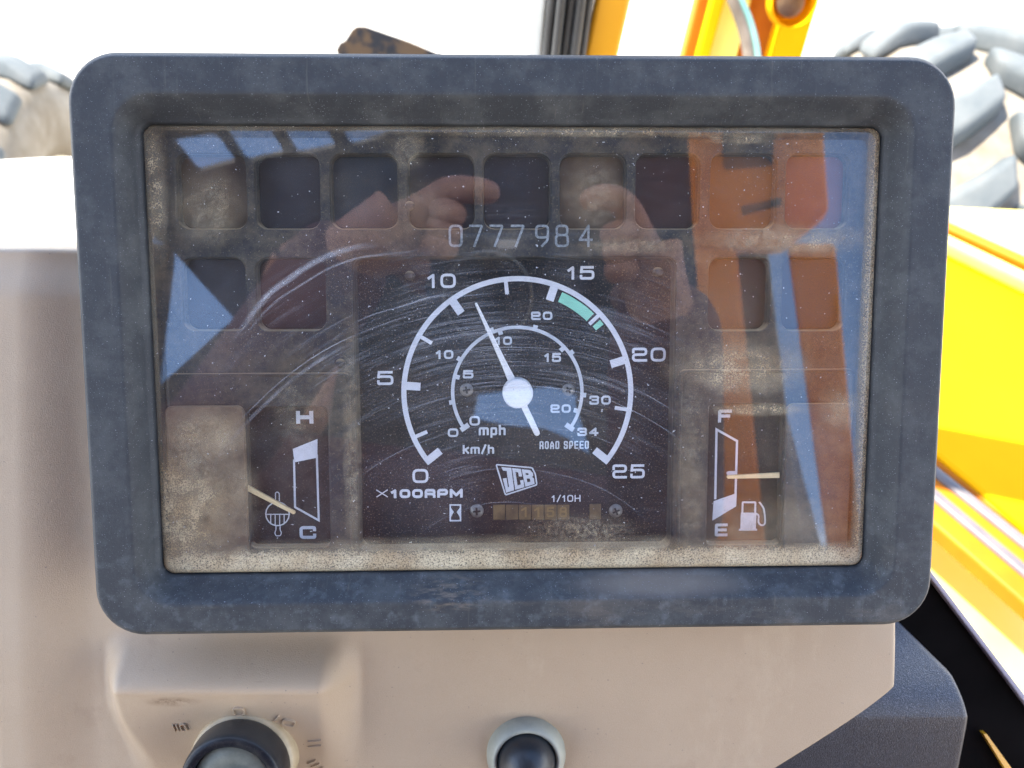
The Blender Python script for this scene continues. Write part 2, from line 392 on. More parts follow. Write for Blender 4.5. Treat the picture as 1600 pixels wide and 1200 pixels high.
M_cowl = simple('pale_cowl', (.80, .74, .62), (.86, .80, .68), 6, .5)
M_metal = simple('grey_metal_collar', (.24, .25, .21), (.33, .33, .27), 90, .5, .15, .05)
M_swface = simple('switch_face_grey', (.11, .12, .10), (.19, .20, .165), 120, .5, .2, .1)
M_key = simple('key_barrel_steel', (.14, .17, .21), (.34, .36, .38), 140, .35, .7, .3, .001)
M_swring = dusty('switch_ring_plastic', (.009, .010, .014), dust=(.20, .19, .16), amt=.3, rough=.3, upk=.15, sp=.15)
M_swbase = simple('switch_base_brass', (.34, .26, .15), (.44, .35, .22), 120, .5)
M_dome = simple('button_rubber', (.010, .012, .015), (.024, .027, .032), 90, .4, 0, .1)
M_ground = simple('pale_ground', (.34, .31, .26), (.40, .365, .30), 1.5, .9, 0, .2, .01)

# clear cover: thin clear plastic (transparent + mirror by Fresnel), with dust, dried dirt, one painted glare and arc-shaped scratches
def cover_mat():
    k = NT('clear_cover_plastic'); o = k.xyz()
    def bl(px, py, rx, ry, st, sc, lo, hi, soft=1.):
        p = pp(px, py, ZG); u = px1(ZG)
        return k.math('MULTIPLY', k.math('MULTIPLY', k.blob(p.x, p.y, rx * u, ry * u, soft), k.mr(k.noise(sc * 1.3, 10, .85), lo - .02, hi + .06, .14, 1.15)), st)
    tan = None
    for a in ((240, 290, 22, 130, .62, 110, .38, .62), (325, 325, 62, 62, .34, 130, .36, .66), (315, 680, 80, 45, .50, 60, .25, .7),  # last blob here paints a reflection's glare, the others are dirt
              (285, 800, 85, 125, .80, 95, .36, .62), (370, 780, 40, 80, .35, 110, .42, .62), (560, 300, 60, 55, .10, 150, .4, .7), (925, 300, 58, 66, .32, 260, .44, .68),
              (1150, 575, 120, 50, .58, 150, .36, .62), (1240, 375, 150, 26, .46, 150, .40, .62), (1130, 540, 60, 160, .16, 120, .35, .7),
              (985, 385, 90, 14, .40, 400, .42, .6), (1320, 640, 45, 40, .40, 160, .42, .62), (1180, 640, 90, 12, .5, 200, .35, .6),
              (550, 700, 18, 220, .36, 300, .42, .64), (1080, 720, 28, 220, .34, 300, .42, .64), (640, 235, 30, 40, .30, 350, .45, .62),
              (950, 205, 380, 10, .5, 220, .46, .60), (1150, 215, 60, 14, .45, 300, .46, .6), (470, 640, 60, 80, .25, 220, .45, .65), (900, 830, 110, 30, .42, 330, .45, .62),
              (800, 860, 560, 26, .45, 90, .32, .62), (1200, 830, 130, 60, .30, 120, .4, .66), (650, 330, 60, 60, .16, 300, .4, .65)):
        b = bl(*a); tan = b if tan is None else k.math('MAXIMUM', tan, b)
    tan = k.math('MULTIPLY', tan, 1.2)
    x0, x1, y0, y1 = WIN
    # dirt packed along the rim of the cover
    e = k.mr(k.math('ADD', o[1], k.math('MULTIPLY', k.math('SUBTRACT', k.noise(110, 6, .7), .5), .006)), y0 + .0105, y0 + .0046, 0, .97, True); tan = k.math('MAXIMUM', tan, k.math('MULTIPLY', e, k.mr(k.noise(60, 5, .6, k.mapping(sc=(.3, 1, 1))), .2, .6, .75, 1)))
    e = k.mr(o[0], x1 - .0062, x1 - .0030, 0, .5, True); tan = k.math('MAXIMUM', tan, e)
    e = k.mr(o[0], x0 + .0034, x0 + .0018, 0, .25, True); tan = k.math('MAXIMUM', tan, e)
    e = k.mr(o[1], y1 - .0030, y1 - .0018, 0, .25, True); tan = k.math('MAXIMUM', tan, e)
    # scratches on arcs round a point below
    c = pp(800, 1010, ZG); dx = k.math('SUBTRACT', o[0], c.x); dy = k.math('SUBTRACT', o[1], c.y)
    r = k.math('SQRT', k.math('ADD', k.math('MULTIPLY', dx, dx), k.math('MULTIPLY', dy, dy))); th = k.math('ARCTAN2', dy, dx)
    def arcs(fr, ft, lo, hi, ph):
        cv = k.n.new('ShaderNodeCombineXYZ'); k.put(cv.inputs[0], k.math('MULTIPLY', r, fr)); k.put(cv.inputs[1], k.math('MULTIPLY', th, ft)); cv.inputs[2].default_value = ph
        return k.mr(k.noise(1, 3, .6, cv.outputs[0]), lo, hi)
    s1 = arcs(1300, 2.0, .50, .74, 0); s2 = arcs(420, 1.2, .54, .80, 5); s3 = arcs(2400, 4, .54, .74, 9)
    sc = k.math('ADD', k.math('ADD', k.math('MULTIPLY', s1, .20), k.math('MULTIPLY', s2, .12)), k.math('MULTIPLY', s3, .20))
    pc = pp(760, 560, ZG); u = px1(ZG)
    reg = k.math('MAXIMUM', k.blob(pc.x, pc.y, 420 * u, 230 * u), .12)
    sc = k.math('MULTIPLY', k.math('MULTIPLY', sc, reg), k.mr(k.noise(42, 5, .7), .36, .62, .06, 1.15))
    # a few single deep scratches
    for (rr, wd, a0, a1, st) in ((.1135, .00022, 1.75, 2.55, .34), (.1115, .0009, 1.9, 2.6, .20), (.0985, .00016, 1.1, 2.2, .26), (.087, .00018, .75, 1.9, .28), (.0745, .00013, .9, 2.4, .22), (.060, .00016, .7, 2.0, .25), (.0935, .0002, .8, 1.3, .24), (.0485, .00016, 1.3, 2.3, .2)):
        wob = k.math('ADD', r, k.math('MULTIPLY', k.math('SUBTRACT', k.noise(14, 1), .5), .006))
        l = k.mr(k.math('ABSOLUTE', k.math('SUBTRACT', wob, rr)), wd, wd * .3, 0, st); m = k.math('MULTIPLY', k.mr(th, a0, a0 + .25), k.mr(th, a1, a1 - .25))
        sc = k.math('MAXIMUM', sc, k.math('MULTIPLY', k.math('MULTIPLY', l, m), k.mr(k.noise(120, 2), .3, .6, .35, 1)))
    # one broad smear at the left
    for (qx, qy, rr, wd, a0, a1, st) in ((615, 640, 262, 7, 1.65, 2.75, .34), (640, 690, 300, 3, 1.5, 2.6, .22), (700, 720, 262, 2, 1.3, 2.4, .2)):
        c2 = pp(qx, qy, ZG); ex = k.math('SUBTRACT', o[0], c2.x); ey = k.math('SUBTRACT', o[1], c2.y)
        r2 = k.math('SQRT', k.math('ADD', k.math('MULTIPLY', ex, ex), k.math('MULTIPLY', ey, ey))); t2 = k.math('ARCTAN2', ey, ex)
        r2 = k.math('ADD', r2, k.math('MULTIPLY', k.math('SUBTRACT', k.noise(18, 2), .5), .012))
        l = k.mr(k.math('ABSOLUTE', k.math('SUBTRACT', r2, rr * px1(ZG))), wd * px1(ZG), 0, 0, st, True); m = k.math('MULTIPLY', k.mr(t2, a0, a0 + .3), k.mr(t2, a1, a1 - .35))
        sc = k.math('ADD', sc, k.math('MULTIPLY', k.math('MULTIPLY', l, m), k.mr(k.noise(500, 3, .6), .3, .6, .5, 1)))
    # specks and an even film of dust
    sp = k.math('MAXIMUM', k.math('MULTIPLY', k.mr(k.noise(2300, 1.5, .6), .69, .75, 0, .7), k.mr(k.noise(28, 4, .6), .42, .62, .1, 1)), k.mr(k.noise(1100, 1, .5), .765, .785, 0, .6))
    film = k.mr(k.noise(24, 6, .65), .32, .72, .0, .038); fine = k.mr(k.noise(2300, 2, .8), .36, .64, .35, 1.8)
    film = k.math('MULTIPLY', film, fine)
    grey = k.math('MAXIMUM', k.math('ADD', sc, film), sp)
    tan = k.math('MULTIPLY', tan, k.mr(k.noise(1900, 3, .8), .36, .62, .35, 1.25))
    fac = k.math('MAXIMUM', grey, tan, True)
    colr = k.mix(k.math('DIVIDE', tan, k.math('ADD', k.math('ADD', tan, grey), .001)), (.60, .62, .66), k.mix(k.mr(k.noise(50, 4), .4, .6), (.42, .31, .18), (.58, .48, .31)))
    df = k.n.new('ShaderNodeBsdfDiffuse'); k.put(df.inputs[0], colr)
    tr = k.n.new('ShaderNodeBsdfTransparent'); tr.inputs[0].default_value = (.97, .975, .98, 1)
    gl = k.n.new('ShaderNodeBsdfGlossy'); gl.inputs['Roughness'].default_value = .008
    fr = k.reflectance()
    m1 = k.n.new('ShaderNodeMixShader'); k.l.new(fr, m1.inputs[0]); k.l.new(tr.outputs[0], m1.inputs[1]); k.l.new(gl.outputs[0], m1.inputs[2])
    m2 = k.n.new('ShaderNodeMixShader'); k.l.new(fac, m2.inputs[0]); k.l.new(m1.outputs[0], m2.inputs[1]); k.l.new(df.outputs[0], m2.inputs[2])
    k.l.new(m2.outputs[0], k.out.inputs[0]); return k.m
def clear_mat():
    k = NT('clear_back_face'); tr = k.n.new('ShaderNodeBsdfTransparent'); tr.inputs[0].default_value = (.98, .98, .98, 1)
    gl = k.n.new('ShaderNodeBsdfGlossy'); gl.inputs['Roughness'].default_value = .012; fr = k.reflectance()
    m1 = k.n.new('ShaderNodeMixShader'); k.l.new(fr, m1.inputs[0]); k.l.new(tr.outputs[0], m1.inputs[1]); k.l.new(gl.outputs[0], m1.inputs[2]); k.l.new(m1.outputs[0], k.out.inputs[0]); return k.m

# ------------------------------------------------------------------ the instrument cluster
IC = empty('instrument_cluster', mw=PM, label='rectangular dark instrument cluster with white rev counter dial behind dusty clear cover', cat='instrument panel')
ZW = -0.0085; ZF = -0.0150; ZD = -0.0205
x0, x1, y0, y1 = rect(132, 1471, 89, 983, 0)
WO = .2642; HO = .1768; OUT = (-WO / 2, WO / 2, -HO / 2, HO / 2)
WIN = rect(232, 1369, 192, 896, ZW)
def off(r, d): return (r[0] + d, r[1] - d, r[2] + d, r[3] - d)
def ring(r, rad, z): return (rrect(*r, rad, 10), z)
slope = (off(OUT, .0135)[0], off(OUT, .0135)[1], OUT[2] + .0108, OUT[3] - .0125)
rings = [ring(off(OUT, .004), .011, -.030), ring(off(OUT, .0012), .0135, -.028), ring(off(OUT, .0004), .0150, -.009), ring(off(OUT, 0.0), .0150, -.0040), ring(off(OUT, .00012), .0149, -.0030), ring(off(OUT, .0003), .0147, -.0024),
         ring(off(OUT, .0014), .0138, -.00075), ring(off(OUT, .0017), .0136, -.00035), ring(off(OUT, .0020), .0134, -.00008), ring(off(OUT, .0023), .0131, 0), ring(off(OUT, .0030), .0126, 0),
         ring(off(slope, -.0012), .0120, 0), ring(off(slope, -.00025), .0112, 0), ring(off(slope, .0001), .0110, -.00025), ring(off(slope, .0009), .0106, -.0012)]
rings += [ring((slope[0]*.2+WIN[0]*.8,slope[1]*.2+WIN[1]*.8,slope[2]*.2+WIN[2]*.8,slope[3]*.2+WIN[3]*.8), .0058, -.0014*.2+ZW*.8), ring(off(WIN, -.0006), .0046, ZW + .0004), ring(WIN, .0040, ZW), ring(off(WIN, .0003), .0037, ZW - .0006), ring(off(WIN, .0003), .0037, -.024)]
bz = loft('bezel', rings, M_bezel, IC); tag(bz, 'dark blue grey bezel mottled with pale blotches')
# scuffs cut in the bezel
vs = []; fs = []
for (ax, ay, bx_, by_, wd) in ((700, 905, 776, 903, 2.6), (690, 909, 762, 907, 1.8), (722, 918, 752, 917, 1.6), (225, 878, 246, 873, 5)):
    zz = ZW * .55 + .0012
    strip([Vector(pp(ax, ay, zz).to_2d()), Vector(pp((ax + bx_) / 2, (ay + by_) / 2, zz).to_2d()), Vector(pp(bx_, by_, zz).to_2d())], wd * px1(0), False, vs, fs, zz)
# fascia with its pockets cut through
row1 = [(275, 385), (398, 500), (516, 621), (637, 741), (755, 860), (875, 978), (993, 1093), (1110, 1214), (1228, 1327)]
row2 = [(284, 384), (400, 509), (1107, 1204), (1222, 1321)]
pock = [rect(a, b, 240, 357, ZF) for a, b in row1] + [rect(a, b, 403, 516, ZF) for a, b in row2]
DIALW = rect(556, 1053, 402, 858, ZF)
GL_ = rect(387, 514, 636, 855, ZF); GR_ = rect(1106, 1222, 632, 850, ZF)
holes = [rrect(*p, .0036, 5) for p in pock] + [rrect(*DIALW, .0030, 6), rrect(*GL_, .0022, 5), rrect(*GR_, .0012, 5)]
FO = off(WIN, -.002)
fa = plate('fascia', [rrect(*FO, .003, 4)] + holes, ZF, .003, M_fascia, IC, .0005)
tag(fa, 'dark dusty fascia with rows of warning lamp pockets')
def pocket_wall(r, rad, z0, z1, mat, par):
    return loft('pocket_wall', [ring(off(r, -.0003), rad, z0), ring(off(r, .0003), rad * .9, z1)], mat, par)
kinds = 'adbddamor' + 'dmmd'
for i, p in enumerate(pock):
    pocket_wall(p, .0036, ZF - .0014, ZF - .0052, M_fascia, fa)
    t = plate('warning_lamp', [rrect(*off(p, .0001), .0036, 5)], ZF - .0046, .0012, LAMP[kinds[i]], IC, .0004)
    if kinds[i] == 'r': t['label'] = 'red warning lamp, the last of the top row'
# shallow raised frames pressed into the fascia
def relief(name, px, wd, h, rad=.002):
    r = rect(*px, ZF + h); a = ring(r, rad, ZF - .0002); b = ring(off(r, .0004), rad, ZF + h); c_ = ring(off(r, wd), rad, ZF + h); d_ = ring(off(r, wd + .0004), rad, ZF - .0002)
    return loft(name, [a, b, c_, d_], M_fascia, fa)
relief('raised_frame', (1058, 1330, 576, 868), .0011, .0005); relief('raised_frame', (262, 551, 582, 872), .0011, .0004)
for px_, lab in (((262, 385, 634, 872), 'dirty tan stained blank plate left of temperature gauge'), ((1226, 1328, 630, 868), 'blank plate right of fuel gauge')):
    o_ = plate('blank_plate', [rrect(*rect(*px_, ZF + .001), .0024, 6)], ZF + .0012, .0018, M_plate, IC, .0005); tag(o_, lab)
    if 'tan' in lab: o_.data.materials[0] = M_tanplate
for px_, py_ in ((638, 430), (1032, 424), (640, 322), (532, 568)):
    p = pp(px_, py_, ZF); lathe('moulding_peg', [(0, .0012), (.0008, .0011), (.0014, .0006), (.0016, -.0030 if 556 < px_ < 1053 and py_ > 402 else 0)], M_fascia, IC, 20, Matrix.Translation(p)).matrix_world = PM @ Matrix.Translation((p.x, p.y, ZF - (.003 if py_ > 402 and 556 < px_ < 1053 else 0)))
# serial number on the fascia
for i, ch in enumerate('0777984'):
    xs = (701, 733, 765, 798, 836, 867, 904)[i]
    text('serial_digit', ch, (xs, xs + 22, 351, 386), 3.6, ZF + .0003, M_serial, fa)
# dial
dp = plate('dial_plate', [rrect(*off(DIALW, -.002), .002, 3)], ZD, .0015, M_dial, IC, .0002)
tag(dp, 'black dial plate printed with rev counter and road speed scales')
loft('dial_wall', [ring(off(DIALW, -.0002), .003, ZF - .001), ring(off(DIALW, .0006), .0028, ZD - .0004)], M_fascia, dp)
ZP = ZD + .0001; U = px1(ZP); CC = pp(809, 614, ZP)
def arc_mesh(c, r0, r1, a0, a1, z, n=90):
    vs = []; fs = []
    for i in range(n + 1):
        a = R_(a0 + (a1 - a0) * i / n); vs += [(c.x + r0 * math.cos(a), c.y + r0 * math.sin(a), z), (c.x + r1 * math.cos(a), c.y + r1 * math.sin(a), z)]
    for i in range(n): fs.append((2 * i, 2 * i + 1, 2 * i + 3, 2 * i + 2))
    return vs, fs
def arc(name, c, r0, r1, a0, a1, mat, par, z=ZP, n=90): return mesh(name, *arc_mesh(c, r0, r1, a0, a1, z, n), mat, par, fix=False)
def tick(name, c, ang, r0, r1, wd, mat, par, z=ZP + 4e-6, sh=0):
    a = R_(ang); d = Vector((math.cos(a), math.sin(a), 0)); s = Vector((-d.y, d.x, 0)); c = Vector((c.x, c.y, z)) + s * sh
    return mesh(name, [c + d * r0 + s * wd / 2, c + d * r1 + s * wd / 2, c + d * r1 - s * wd / 2, c + d * r0 - s * wd / 2], [(0, 1, 2, 3)], mat, par, fix=False)
arc('rev_scale_arc', CC, 173.5 * U, 181.5 * U, 218.5, -39, M_white, dp)
for a in (176, 125, 71, 17): tick('major_tick', CC, a, 152 * U, 175 * U, 12.5 * U, M_white, dp)
tick('major_tick', CC, 218.5, 152 * U, 181 * U, 12 * U, M_white, dp, sh=-5 * U); tick('major_tick', CC, -39, 152 * U, 181 * U, 12 * U, M_white, dp, sh=5 * U)
for a in (203, 149.5, 96, 43.8, -9): tick('minor_tick', CC, a, 154.5 * U, 175 * U, 5.8 * U, M_white, dp)
tag(arc('green_band', CC, 155 * U, 171 * U, 66.2, 46.2, M_green, dp, ZP + 6e-6, 24), 'pale green band'); tag(arc('green_band', CC, 156 * U, 171 * U, 41.6, 38.6, M_green, dp, ZP + 6e-6, 6), 'short pale green block')
C2 = pp(808.5, 612.5, ZP)
arc('speed_scale_arc', C2, 98.5 * U, 103.8 * U, 215, -35.5, M_kmprint, dp)
for a in (188.7, 150, 112.4, 74.6, 36, -3): tick('kmh_tick', C2, a, 103 * U, 108 * U, 7 * U, M_kmprint, dp)
for a in (165.7, 105.8, 43.7, -18): tick('mph_tick', C2, a, 93 * U, 99 * U, 7 * U, M_kmprint, dp)
tick('end_tick', C2, 215, 92 * U, 107 * U, 8 * U, M_kmprint, dp, sh=-2 * U); tick('end_tick', C2, -35.5, 92 * U, 107 * U, 8 * U, M_kmprint, dp, sh=2 * U)
Z1 = lambda v: (560 + v[0] / 3.2, 560 + v[1] / 3.2, 400 + v[2] / 3.2, 400 + v[3] / 3.2)
for t_, b_ in (('5', (93, 175, 575, 645)), ('10', (345, 487, 88, 160)), ('15', (1045, 1180, 50, 118)), ('20', (1368, 1537, 458, 528)), ('25', (1270, 1432, 1042, 1112)), ('0', (270, 350, 1065, 1135))):
    text('rev_numeral', t_, Z1(b_), 4.0, ZP, M_white, dp, .22)
for t_, b_ in (('10', (388, 475, 470, 515)), ('20', (863, 970, 278, 320)), ('30', (1155, 1262, 698, 743)), ('34', (1095, 1200, 858, 900)), ('0', (447, 500, 862, 905)),
               ('5', (522, 575, 570, 612)), ('10', (685, 768, 403, 445)), ('15', (930, 1013, 485, 530)), ('20', (960, 1062, 742, 784)), ('0', (555, 608, 800, 848))):
    text('speed_numeral', t_, Z1(b_), 3.2, ZP, M_kmprint, dp, .22)
text('mph_lettering', 'mph', (748, 790, 664, 680), 3.3, ZP, M_kmprint, dp, .2); text('kmh_lettering', 'km/h', (723, 772, 695, 709), 3.0, ZP, M_kmprint, dp, .18)
text('road_speed_lettering', 'ROAD SPEED', (843, 920, 689, 701.5), 2.2, ZP, M_kmprint, dp, .3)
text('multiply_sign', 'X', (588, 606, 765, 777), 1.7, ZP, M_white, dp); text('rpm_lettering', '100RPM', (611, 723, 764, 778), 4.2, ZP, M_white, dp, .16)
text('tenths_lettering', '1/10H', (862, 907, 773.5, 784), 1.7, ZP, M_white, dp, .24)
def poly(name, pts, mat, par, z=ZP, sc=1, org=(0, 0)):
    v = [pp(org[0] + a / sc, org[1] + b / sc, z) for a, b in pts]
    return mesh(name, v, [tuple(range(len(v)))[::-1]], mat, par, fix=False)
def line(name, pts, wd, mat, par, z=ZP, closed=False, sc=1, org=(0, 0), r=0):
    path = [pp(org[0] + a / sc, org[1] + b / sc, z).to_2d() for a, b in pts]
    if r: path = rnd_path(path, r * px1(z), closed)
    vs = []; fs = []; strip(path, wd * px1(z), closed, vs, fs, z); return mesh(name, vs, fs, mat, par, fix=False)
OA = dict(sc=6.154, org=(730, 710))
line('logo_outline', [(278, 98), (625, 128), (655, 190), (670, 292), (368, 390)], 2.2, M_kmprint, dp, closed=True, r=2.5, **OA)
poly('logo_letter', [(328, 122), (424, 130), (452, 345), (375, 368), (342, 232), (378, 226), (392, 318), (402, 312), (385, 205), (380, 160), (345, 156)], M_kmprint, dp, ZP + 3e-6, **OA)
poly('logo_letter', [(432, 132), (515, 140), (528, 212), (497, 212), (490, 172), (464, 170), (484, 298), (516, 288), (508, 250), (540, 246), (550, 316), (462, 340)], M_kmprint, dp, ZP + 3e-6, **OA)
lb = poly('logo_letter', [(523, 142), (605, 152), (632, 180), (636, 205), (624, 216), (642, 232), (648, 284), (560, 312)], M_kmprint, dp, ZP + 3e-6, **OA)
for h_ in ([(560, 178), (588, 181), (592, 198), (564, 197)], [(572, 232), (602, 232), (608, 262), (578, 268)]): poly('logo_letter_counter', h_, M_dial, dp, ZP + 8e-6, **OA)
line('hourglass_frame', [(703.5, 789), (719.5, 789), (719.5, 813.5), (703.5, 813.5)], 2.3, M_white, dp, closed=True)
poly('hourglass_side', [(703, 789), (705, 794), (709, 800), (705, 807), (703, 813)], M_white, dp, ZP + 3e-6); poly('hourglass_side', [(720, 789), (718, 794), (713.5, 800), (718, 807), (720, 813)], M_white, dp, ZP + 3e-6)
for (ax, ay) in ((625, 576), (622, 624), (852, 429), (898, 446), (993, 620), (984, 667)):
    c_ = pp(ax, ay, ZP); mesh('printed_dot', [(c_.x + .00022 * math.cos(i), c_.y + .00022 * math.sin(i), ZP) for i in [j * math.pi / 4 for j in range(8)]], [tuple(range(8))], M_white, dp, fix=False)
# screws in the dial
def screw(px_, py_, rpx, rot):
    p = pp(px_, py_, ZD); r = rpx * U
    s = lathe('screw', [(0, .0010), (r * .45, .0009), (r * .85, .0005), (r, .0001), (r, 0)], M_screw, dp, 24); s.matrix_parent_inverse = Matrix(); s.location = (p.x, p.y, ZD)
    for a in (rot, rot + 90):
        d = Vector((math.cos(R_(a)), math.sin(R_(a)))); n_ = Vector((-d.y, d.x)); L = r * .55; W = r * .13
        q = [(p.x + d.x * L * i + n_.x * W * j, p.y + d.y * L * i + n_.y * W * j, ZD + .00112) for i, j in ((-1, -1), (1, -1), (1, 1), (-1, 1))]
        mesh('screw_slot', q, [(0, 1, 2, 3)], M_slot, dp, fix=False)
screw(729, 609, 10.5, 10); screw(888, 609, 10, 30); screw(745, 798, 11, 4); screw(962, 798, 11, 22)
# hour counter windows
cw = plate('counter_window', [rrect(*rect(769, 891, 787, 812.5, ZP), .0002, 2)], ZD + .0003, .0006, M_slot, dp)
for i in range(6):
    a = 770 + i * 20; o_ = plate('counter_drum', [rrect(*rect(a + .6, a + 19.4, 788.3, 811.5, ZP), .0003, 3)], ZD + .0006, .0005, M_drum, dp, .00015)
for i, g_ in enumerate(('', '', '1', '1', '5', '8')):
    if g_: a = 770 + i * 20; text('counter_figure', g_, (a + 4, a + 16, 792, 808), 3.0, ZD + .0007, M_drumfig, dp)
plate('counter_drum', [rrect(*rect(921, 939, 787, 811, ZP), .0003, 3)], ZD + .0005, .0005, M_drum, dp, .00015)
# main pointer
ZN = ZD + .0040; UN = px1(ZN); NC = pp(809, 614, ZN)
ptr = empty('rev_pointer'); ptr.parent = IC
def npt(px_, py_): return pp(px_, py_, ZN)
tip, tail = npt(743, 473), npt(841, 681); dn = (tip - tail).normalized(); sn = Vector((-dn.y, dn.x, 0))
for nm, e_, w0, w1 in (('pointer_arm', tip, 7.5, 1.9), ('pointer_tail', tail, 5.2, 4.6)):
    dd = (e_ - NC).normalized(); ss = Vector((-dd.y, dd.x, 0)); L = (e_ - NC).length; q = []
    for i in range(6): q.append(NC + ss * w0 * UN if i == 0 else None)
    out = [NC - ss * w0 * UN, NC + ss * w0 * UN, NC + dd * (L * .30) + ss * (w0 * .72 + w1 * .28) * UN * (.8 if nm == 'pointer_arm' else 1)]
    out += [NC + dd * (L - w1 * UN) + ss * w1 * UN, NC + dd * (L - w1 * UN * .3) + ss * w1 * UN * .75, NC + dd * L, NC + dd * (L - w1 * UN * .3) - ss * w1 * UN * .75, NC + dd * (L - w1 * UN) - ss * w1 * UN]
    out += [NC + dd * (L * .30) - ss * (w0 * .72 + w1 * .28) * UN * (.8 if nm == 'pointer_arm' else 1)]
    plate(nm, [[(p.x, p.y) for p in out]], ZN, .0012, M_needle, ptr, .0003)
lathe('pointer_hub', [(0, .0021), (20 * UN, .0020), (22.8 * UN, .0017), (23.8 * UN, .0009), (23.8 * UN, -.0028)], M_needle, ptr, 48).location = (NC.x, NC.y, ZN)
# gauges
def gauge(hole, lab):
    g_ = plate('gauge_plate', [rrect(*off(hole, -.002), .001, 3)], ZD + .002, .0012, M_gauge, IC, .0001); tag(g_, lab)
    loft('gauge_wall', [ring(off(hole, -.0002), .002, ZF - .001), ring(off(hole, .0002), .0018, ZD + .0016)], M_fascia, g_); return g_
M_gauge = dusty('gauge_dark', (.016, .017, .018), dust=(.22, .19, .15), amt=.22, sp=.45, rough=.75)
ZQ = ZD + .0021
gt = gauge(GL_, 'coolant temperature gauge face marked H and C'); OB = dict(sc=5, org=(380, 630), z=ZQ)
text('hot_letter', 'H', (462.6, 489.6, 642, 662), 6.2, ZQ, M_kmprint, gt); text('cold_letter', 'C', (468, 494, 822, 842), 5, ZQ, M_kmprint, gt)
poly('hot_zone', [(387, 357), (580, 280), (580, 425), (400, 462)], M_white, gt, **OB)
line('gauge_scale', [(397, 440), (405, 812), (590, 915), (575, 400)], 3.2, M_kmprint, gt, **OB)
OB['z'] = ZQ + 4e-6
line('thermometer_bulb', [(268 + 92 * math.cos(R_(i * 20)), 865 + 92 * math.sin(R_(i * 20))) for i in range(18)], 2.0, M_kmprint, gt, closed=True, **OB)
line('thermometer_level', [(178, 868), (360, 868)], 1.6, M_kmprint, gt, **OB)
for a_, b_ in ((215, 935), (250, 955), (285, 955), (320, 938)): line('thermometer_bar', [(a_, 868), (a_, b_)], 1.5, M_kmprint, gt, **OB)
line('thermometer_tube', [(252, 765), (252, 700), (268, 692), (282, 705), (282, 765)], 1.6, M_kmprint, gt, r=1.5, **OB)
line('thermometer_foot', [(256, 958), (256, 990), (246, 1012), (256, 1036), (290, 1036), (300, 1012), (288, 990), (288, 958)], 1.6, M_kmprint, gt, r=2, **OB)
gf = gauge(GR_, 'fuel gauge face marked F and E'); OC = dict(sc=5, org=(1090, 620), z=ZQ)
text('full_letter', 'F', (1122, 1143.6, 640, 660), 5, ZQ, M_white, gf); text('empty_letter', 'E', (1117, 1137, 818, 838), 4.6, ZQ, M_white, gf)
line('gauge_scale', [(138, 800), (148, 255), (308, 345), (296, 770)], 3.6, M_white, gf, **OC); OC['z'] = ZQ + 4e-6
poly('empty_zone', [(125, 815), (306, 752), (302, 855), (115, 968)], M_white, gf, **OC); poly('half_mark', [(225, 590), (240, 580), (306, 580), (304, 610), (240, 616), (228, 606)], M_white, gf, **OC)
poly('pump_body', [(338, 905), (460, 905), (455, 1030), (465, 1032), (465, 1046), (322, 1046), (322, 1032), (334, 1030)], M_white, gf, **OC)
line('pump_window', [(350, 905), (352, 824), (452, 824), (450, 905)], 3, M_white, gf, r=1, **OC)
line('pump_hose', [(458, 912), (478, 925), (474, 985), (500, 1008), (526, 996), (528, 960), (518, 870), (482, 822)], 2.8, M_white, gf, r=5, **OC)
def gneedle(px_a, px_b, w0, w1, par):
    a = pp(*px_a, ZQ + .003); b = pp(*px_b, ZQ + .003); d = (b - a).normalized(); s = Vector((-d.y, d.x, 0)); u = px1(ZQ + .003)
    pts = [a + s * w0 * u, a + (b - a) * .8 + s * (w0 * .3 + w1 * .7) * u, b - d * 1.5 * u + s * w1 * u, b + s * w1 * .3 * u, b - s * w1 * .3 * u, b - d * 1.5 * u - s * w1 * u, a + (b - a) * .8 - s * (w0 * .3 + w1 * .7) * u, a - s * w0 * u]
    return plate('gauge_pointer', [[(p.x, p.y) for p in pts]], ZQ + .0032, .0010, M_cream, par, .0002)
gneedle((386, 762), (461, 802), 4.4, 2.6, IC)['label'] = 'cream pointer resting by the C of temperature gauge'
gneedle((1218, 742.5), (1136, 745.5), 4.4, 2.6, IC)['label'] = 'cream pointer near the middle of fuel gauge'
# back tray closes the box
bt = loft('back_tray', [ring(off(WIN, -.006), .004, -.0165), ring(off(WIN, -.006), .004, -.034)], M_fascia, IC, cap1=True)
# clear cover: shallow rounded tray, outer and inner skin
M_cover = cover_mat(); M_clear = clear_mat()
u_ = WIN
cov = loft('clear_cover', [ring(off(u_, .00035), .0037, -.0150), ring(off(u_, .0004), .0036, -.0120), ring(off(u_, .0007), .0035, -.0107), ring(off(u_, .0014), .0033, -.0099), ring(off(u_, .0024), .0030, ZG)], M_cover, IC, cap1=True)
tag(cov, 'scratched dusty clear plastic cover')
ci = loft('cover_inner_face', [ring(off(u_, .0034), .003, -.0122), ring(off(u_, .0042), .0028, ZG - .0018)], M_clear, cov, cap1=True)

